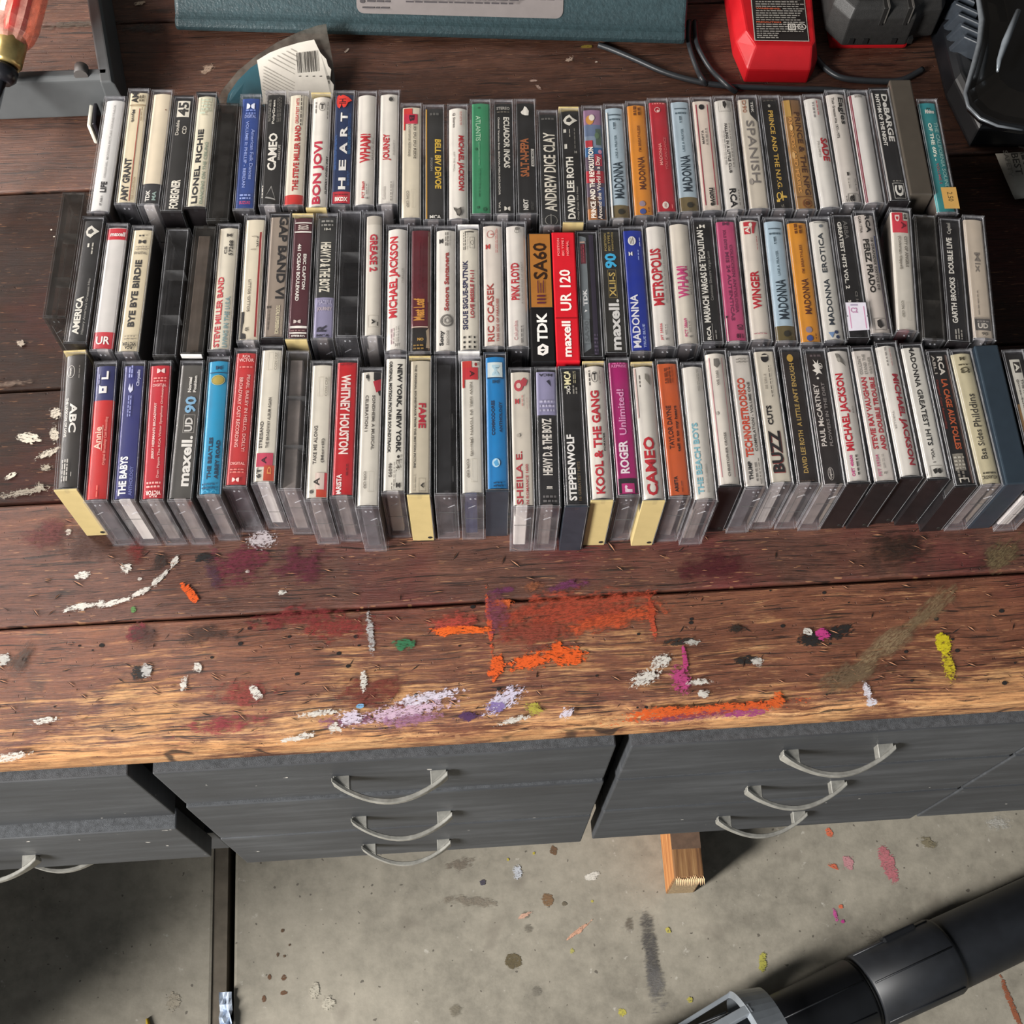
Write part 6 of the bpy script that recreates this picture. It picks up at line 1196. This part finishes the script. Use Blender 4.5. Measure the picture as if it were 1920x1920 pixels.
# ---- crumpled film in the floor joint
b = MB(); rr = random.Random(12)
p = at(424, 1906, -0.875)
i = b.mi(solid('#c9d4e4', 0.2, metal=0.3, var=0.2, scale=300))
g = [[b.bm.verts.new((p.x-0.008+u*0.004+rr.uniform(-0.001, 0.001), p.y-0.025+v*0.008, 0.001+rr.uniform(0, 0.010)+0.004*(v % 2))) for u in range(5)] for v in range(8)]
for v in range(7):
    for u in range(4): b.bm.faces.new((g[v][u], g[v][u+1], g[v+1][u+1], g[v+1][u]))
tag(b.build('plastic_scrap'), 'crumpled scrap of shiny clear film lying in the floor joint', 'scrap')

# ---- added unseen chest standing left of the frame to shade the floor
tc_ = tag(empty('shadow_blocker', (-1.30, -0.26, 0), 0), 'added unseen grey chest standing on the floor left of the bench', 'blocker')
b = MB(); b.box(-0.30, 0.21, -0.02, 0.45, 0, 0.86, solid('#55585b', 0.5, var=0.08)); b.bevel(0.006, 2); b.build('body', tc_)
for k in range(3):
    b = MB(); b.box(-0.28, 0.19, -0.028, -0.0201, 0.05+k*0.26, 0.29+k*0.26, solid('#4b4e52', 0.45)); b.bevel(0.002); b.build('drawer_front', tc_)
# ------------------------------------------------------------------ paint, stains and nicks
F, S2 = PLANKS[0], PLANKS[1]
WH, OR = '#c9c3ba', '#d9571a'
# second board (behind the front one)
for a in ((155, 1079, 9, 6, 10, WH, 330, 1.3), (236, 1066, 7, 7, -20, WH, 330, 1.3), (262, 1086, 3, 2.5, 0, WH), (129, 998, 4, 5, 10, WH, 330, 1.2), (465, 1072, 3, 2.5, 0, WH),
          (529, 1112, 5, 4, 0, WH, 330, 1.3), (160, 1137, 24, 5, 8, WH, 260, 1.5), (215, 1130, 22, 4, 14, WH, 260, 1.6), (262, 1112, 18, 4, 26, WH, 260, 1.6), (300, 1085, 15, 4, 45, WH, 260, 1.6), (328, 1052, 8, 4, 55, WH, 260, 1.6),
          (356, 1112, 5, 16, 36, OR, 260, 1.0), (385, 1048, 10, 6, 0, '#1d1b1a', 200, 1.2), (300, 1055, 12, 10, 60, '#2b2522', 200, 1.2), (400, 1082, 9, 22, 20, '#4a2c3c', 120, 1.2),
          (450, 1060, 34, 26, 5, '#6a2436', 90, 1.4), (560, 1060, 30, 22, 0, '#5c2030', 90, 1.4), (90, 1005, 26, 22, 0, '#571c1c', 80, 1.4), (255, 1036, 11, 14, 0, '#6e2420', 160, 1.3), (490, 1012, 14, 10, 0, '#b9aeb0', 420, 1.8), (250, 1143, 3, 4, 0, '#4f7a3e'),
          (940, 1108, 16, 4, 8, '#6d3058', 260, 1.4), (1065, 1098, 26, 6, 8, '#6d3058', 200, 1.5), (1000, 1100, 14, 6, 0, '#8f5436', 300, 1.4),
          (1885, 1040, 30, 16, 35, '#6b5c40', 60, 1.3), (1330, 1060, 40, 20, 0, '#4f1a20', 70, 1.4), (1690, 1030, 40, 22, 0, '#2f211a', 80, 1.4), (170, 1020, 40, 26, 0, '#3e2018', 80, 1.4)):
    decal('paint_splash', S2, *a[:6], *(a[6:8] if len(a) > 6 else (300, 0.8)))
# front board
for a in ((480, 1299, 6, 13, 28, WH, 260, 1.0), (370, 1252, 6, 6, 0, WH, 360, 1.5), (345, 1282, 4, 10, -10, WH, 420, 1.9), (8, 1238, 7, 7, 0, '#b0aca6', 300, 1.5), (85, 1352, 13, 4, 5, WH, 420, 1.8), (20, 1420, 20, 5, 8, WH, 380, 1.6),
          (558, 1384, 20, 4, 12, WH, 330, 1.5), (598, 1338, 22, 4, 5, WH, 420, 1.8), (628, 1366, 8, 6, 0, WH, 300, 1.3), (658, 1348, 12, 8, 0, '#c9bccb', 300, 1.5), (675, 1325, 4.5, 3, 5, '#6f9cc0', 200, 0.4),
          (760, 1335, 46, 8, 8, '#c3a6b8', 300, 1.8), (800, 1308, 36, 7, 8, '#cdc3d0', 330, 1.9), (770, 1350, 34, 8, 4, '#9a6a8a', 220, 1.7), (880, 1343, 12, 6, 0, '#4a2c52', 260, 1.5), (650, 1352, 30, 8, 0, '#7a4866', 200, 1.7),
          (945, 1312, 22, 9, 30, '#c9c0d2', 330, 1.7), (930, 1326, 10, 6, 0, '#7d6a9c', 300, 1.6), (1002, 1330, 9, 6, -20, '#a3983c', 360, 1.7), (965, 1350, 18, 4, 10, WH, 420, 1.9), (1062, 1338, 8, 6, 40, '#cfc6d2', 330, 1.7),
          (695, 1190, 3.5, 22, 4, '#a8a4a2', 420, 1.8), (682, 1278, 4, 14, 0, WH, 420, 1.7), (757, 1209, 12, 7, -6, '#2f6a46', 260, 1.2),
          (850, 1168, 30, 13, 4, '#b04438', 160, 1.0), (872, 1182, 36, 4.5, -4, '#e0601c', 260, 0.9), (838, 1185, 14, 5, 10, '#e0601c', 260, 1.0),
          (1075, 1145, 92, 24, 4, '#a8432c', 120, 1.3), (1150, 1165, 60, 11, 10, '#c4502a', 160, 1.4), (1000, 1190, 44, 16, 0, '#8f4030', 120, 1.5), (928, 1150, 14, 26, 4, '#7a3c4c', 200, 1.5), (917, 1165, 3, 36, 2, '#c2502c', 300, 1.4), (1222, 1155, 4, 26, 0, '#b2492e', 300, 1.4), (940, 1132, 12, 5, 0, '#d0602c', 330, 1.6),
          (930, 1252, 8, 15, -20, OR, 300, 1.2), (995, 1240, 24, 9, 12, OR, 300, 1.5), (1060, 1230, 22, 11, -8, OR, 300, 1.4), (1045, 1215, 6, 8, 0, OR, 300, 1.3), (1330, 1334, 90, 6, 3, '#cc5420', 240, 1.4), (1240, 1336, 34, 6, 3, '#d0581e', 240, 1.4), (1456, 1315, 7, 11, -30, '#cc5a22', 300, 1.2), (1300, 1344, 60, 5, 3, '#7d3c5a', 240, 1.6), (1400, 1338, 24, 4, 3, '#9a4470', 240, 1.5),
          (1284, 1235, 3, 16, 0, '#b03a72', 300, 1.0), (1276, 1275, 10, 14, 10, '#a83c70', 420, 1.7), (1210, 1272, 18, 9, 25, WH, 420, 1.8), (1240, 1240, 12, 8, 20, WH, 460, 2.0), (1318, 1302, 7, 6, 0, WH, 300, 1.1), (1310, 1280, 14, 4, 0, WH, 460, 2.0),
          (1541, 1190, 7, 7, 0, '#b8387a', 260, 1.1), (1513, 1185, 6, 5, -30, WH, 300, 1.0), (1570, 1185, 18, 7, 15, '#231f1d', 260, 1.4), (1520, 1200, 14, 8, 0, '#231f1d', 260, 1.4), (1400, 1238, 14, 5, 3, '#25201d', 300, 1.2), (1420, 1240, 6, 5, 0, '#b9b2aa', 330, 1.6), (1270, 1204, 16, 4, 3, '#2b2622', 300, 1.5), (1300, 1205, 8, 3, 3, '#a9a49c', 330, 1.7),
          (1768, 1206, 9, 12, 0, '#c2b21c', 240, 0.8), (1778, 1248, 6, 16, 0, '#b8a524', 460, 1.9), (1626, 1298, 4.5, 14, 8, '#cfcad2', 360, 1.5), (1634, 1318, 8, 5, 0, '#cfcad2', 360, 1.7),
          (1660, 1215, 84, 14, 33, '#8a7558', 60, 1.0), (1590, 1268, 40, 15, 20, '#6e5a44', 80, 1.2), (1745, 1145, 44, 12, 35, '#806a4e', 60, 1.2),
          (260, 1262, 8, 9, 0, '#1c1816', 240, 1.0), (275, 1258, 6, 8, 0, '#a9a6a2', 260, 1.4), (258, 1188, 11, 11, 0, '#6a1c26', 240, 1.1), (270, 1190, 16, 14, 10, '#4a302a', 200, 1.5), (1380, 1180, 9, 5, 0, '#2b221b', 260, 1.4),
          (40, 1235, 20, 12, 60, '#4a3a32', 160, 1.4), (560, 1160, 60, 12, 3, '#7c2c2c', 120, 1.6), (640, 1175, 44, 14, 3, '#8a3430', 120, 1.6), (460, 1300, 34, 16, 0, '#8c3a34', 140, 1.6), (420, 1360, 44, 10, 4, '#8a3038', 140, 1.7), (700, 1300, 40, 20, 0, '#6f3026', 120, 1.6), (380, 1190, 30, 12, 0, '#43312a', 140, 1.6)):
    decal('paint_splash', F, *a[:6], *(a[6:8] if len(a) > 6 else (300, 0.8)))
# boards behind and left of the cassettes
for a in ((55, 822, 15, 7, -12, '#b9b0a2', 240, 0.7), (104, 775, 6, 7, 30, '#aaa296', 330, 1.6), (102, 815, 5, 11, 10, '#aaa296', 330, 1.6), (92, 850, 14, 4, 24, '#aaa296', 420, 1.8), (20, 893, 8, 3, 32, '#b9b0a2', 300, 0.9), (86, 878, 6, 4, 0, '#8d8578', 420, 1.7), (75, 915, 6, 5, 0, '#8d8578', 420, 1.7), (40, 925, 26, 4, 8, '#7d7468', 460, 1.9),
          (97, 432, 1.3, 1.3, 0, '#c9c0b0', 300, 0.5), (102, 445, 1.1, 1.1, 0, '#c9c0b0', 300, 0.5), (40, 645, 4, 5, 40, '#8d7f70', 460, 1.8), (30, 720, 24, 4, 6, '#5a4434', 200, 1.6)):
    decal('paint_splash', PLANKS[2] if a[1] > 735 else PLANKS[3], *a[:6], *(a[6:8] if len(a) > 6 else (300, 0.8)))
for a in ((262, 8, 6, 4, 20, '#b9a58e', 360, 1.5), (150, 47, 60, 7, 2, '#4f463d', 200, 1.5), (270, 55, 30, 8, 0, '#3e3a36', 300, 1.6), (650, 95, 4, 2, 50, '#b9a99a', 300, 1.2), (1000, 152, 5, 2, 0, '#b59a8c', 300, 1.4), (1010, 165, 2, 5, 30, '#b59a8c', 300, 1.4), (1068, 112, 6, 3, 40, '#a08a7a', 400, 1.7), (1100, 88, 9, 3, 0, '#8a7430', 240, 0.9), (1118, 117, 2, 1.5, 0, '#b9a99a', 300, .6), (390, 130, 9, 5, 40, '#9a8472', 500, 2.0)):
    decal('paint_splash', PLANKS[4], *a[:6], *(a[6:8] if len(a) > 6 else (300, 0.8)))
# floor
for a in ((1665, 1620, 16, 44, 12, '#b06a70', 90, 1.0), (1590, 1618, 12, 18, 0, '#b98488', 110, 1.4), (1555, 1562, 7, 12, 10, '#c9684a', 160, 1.0), (1562, 1625, 12, 6, -30, '#c9684a', 160, 1.1), (1576, 1700, 5, 5, 0, '#c9684a', 200, .9), (1566, 1716, 4, 14, 5, '#b8508c', 200, 1.4), (1580, 1728, 4, 4, 0, '#b03a80', 200, .8),
          (1218, 1780, 18, 100, 2, '#4e4b4a', 60, 0.8), (1225, 1840, 22, 60, 0, '#6d6a68', 50, 1.2), (1178, 1735, 12, 16, 0, '#6f665a', 100, 1.2), (1430, 1805, 9, 22, -12, '#a5a04a', 140, 1.1), (1253, 1745, 5, 8, 20, '#b3a852', 160, 1.0), (1293, 1875, 6, 6, 0, '#b3a94c', 260, 1.0), (1166, 1898, 8, 8, 0, '#b3a94c', 260, 1.0), (1073, 1783, 5, 5, 0, '#aaa45c', 240, 1.1), (1110, 1690, 3, 3, 0, '#b3a852', 200, .6),
          (962, 1802, 18, 18, 0, '#5f543c', 70, 0.5), (1027, 1688, 14, 14, 0, '#7a5f44', 90, 0.9), (1037, 1595, 8, 9, 0, '#6a513c', 110, 0.9), (1058, 1695, 6, 6, 0, '#6b6252', 110, 0.7), (990, 1740, 12, 10, 0, '#777064', 90, 0.8), (985, 1715, 10, 9, 0, '#777064', 90, 0.8), (855, 1895, 16, 14, 0, '#7a7262', 80, 0.8), (1005, 1858, 12, 12, 0, '#7d776c', 80, 0.8), (905, 1655, 7, 6, 0, '#47434e', 120, 1.0),
          (1110, 1643, 18, 9, 15, '#cfcac0', 120, 1.1), (1085, 1745, 30, 5, 33, '#c99a80', 110, 1.0), (982, 1717, 16, 5, 25, '#c9a08a', 120, 1.1), (952, 1612, 3, 3, 0, '#b3a53c', 200, .5), (1001, 1600, 3, 3, 0, '#b3a53c', 200, .5), (970, 1635, 10, 14, 0, '#b9bcc2', 160, 1.6), (615, 1880, 14, 14, 0, '#b0a999', 160, 1.5), (590, 1858, 10, 16, 0, '#b0a999', 160, 1.6),
          (532, 1833, 6, 6, 0, '#63432a', 160, .7), (532, 1862, 7, 5, 0, '#63432a', 160, .7), (505, 1832, 4, 6, 0, '#63432a', 160, .7), (495, 1873, 5, 7, 0, '#63432a', 160, .7), (530, 1745, 4, 4, 0, '#5a4430', 160, .6), (521, 1790, 3, 5, 0, '#5a4430', 160, .7), (533, 1793, 3, 3, 0, '#5a4430', 160, .6), (543, 1772, 2.5, 2.5, 0, '#5a4430', 160, .6),
          (325, 1880, 14, 18, 0, '#99907f', 110, 1.2), (1895, 1880, 6, 60, 12, '#8a5036', 110, 1.2), (1740, 1580, 18, 10, -20, '#7d745e', 160, 1.5), (1870, 1545, 26, 16, 0, '#b9b6ae', 110, 1.4), (1640, 1760, 26, 20, 0, '#8d867a', 90, 1.3), (860, 1620, 40, 14, 12, '#7d7265', 90, 1.5), (880, 1690, 60, 12, -8, '#857b6d', 80, 1.5)):
    decal('paint_stain', floor, *a[:6], *(a[6:8] if len(a) > 6 else (160, 1.0)), z=-ZB)
b = MB(); p = at(277, 1910, -ZB); b.tube([(p.x, p.y, 0.003), (p.x+0.004, p.y-0.02, 0.004), (p.x+0.003, p.y-0.045, 0.003)], [0.002, 0.004, 0.003], solid('#c9a93c', 0.6), 8)
tag(b.build('dry_leaf'), 'small yellow dry leaf on the floor at the lower left', 'leaf')
# knife nicks and splinters: real slivers, pale wood turned up beside a dark cut
def nicks(parent, n, x0, x1, y0, y1, seed, lo, hi, bias):
    rr = random.Random(seed); b = MB(); mp, md = solid('#8a5e42', 0.75, var=0.2), solid('#1f1510', 0.9)
    for _ in range(n):
        x, y = rr.uniform(x0, x1), y0+(y1-y0)*rr.random()**bias
        a = R(rr.choice((rr.gauss(-28, 12), rr.gauss(-30, 10), rr.gauss(-25, 14), rr.gauss(0, 10), rr.gauss(50, 25)))); L = rr.uniform(lo, hi); w = L*rr.uniform(0.06, 0.13)
        d = Vector((math.cos(a), math.sin(a), 0)); s = Vector((-d.y, d.x, 0)); p = Vector((x, y-parent.location.y, 0))
        b.poly([p-d*L/2+s*w*0.2+Vector((0, 0, 0.0003)), p+s*(-w*0.6)+Vector((0, 0, 0.0003)), p+d*L/2+Vector((0, 0, 0.0003)), p+s*w*0.4+Vector((0, 0, 0.0003))], md)
        if rr.random() < 0.75:
            q = p+s*w*0.7
            b.poly([q-d*L*0.4+Vector((0, 0, 0.0004)), q-s*w*0.3+Vector((0, 0, 0.0004)), q+d*L*0.45+Vector((0, 0, 0.0005)), q+s*w*0.35+Vector((0, 0, 0.0010))], mp)
    return tag(b.build('knife_nicks', parent), kind='stuff')
nicks(S2, 170, -0.40, 0.50, 0.317, 0.407, 1, 0.003, 0.011, 1.0)
nicks(F, 260, -0.40, 0.50, 0.228, 0.311, 2, 0.0025, 0.009, 1.3)
b = MB(); rr = random.Random(5); md = solid('#120c0a', 0.95)
for _ in range(70):
    x, y, r_ = rr.uniform(-0.4, 0.5), rr.uniform(0.228, 0.31)-F.location.y, rr.uniform(0.0005, 0.0016)
    b.poly([(x+r_*1.3*math.cos(k*0.9), y+r_*math.sin(k*0.9), 0.0003) for k in range(7)], md)
tag(b.build('nail_holes', F), kind='stuff')
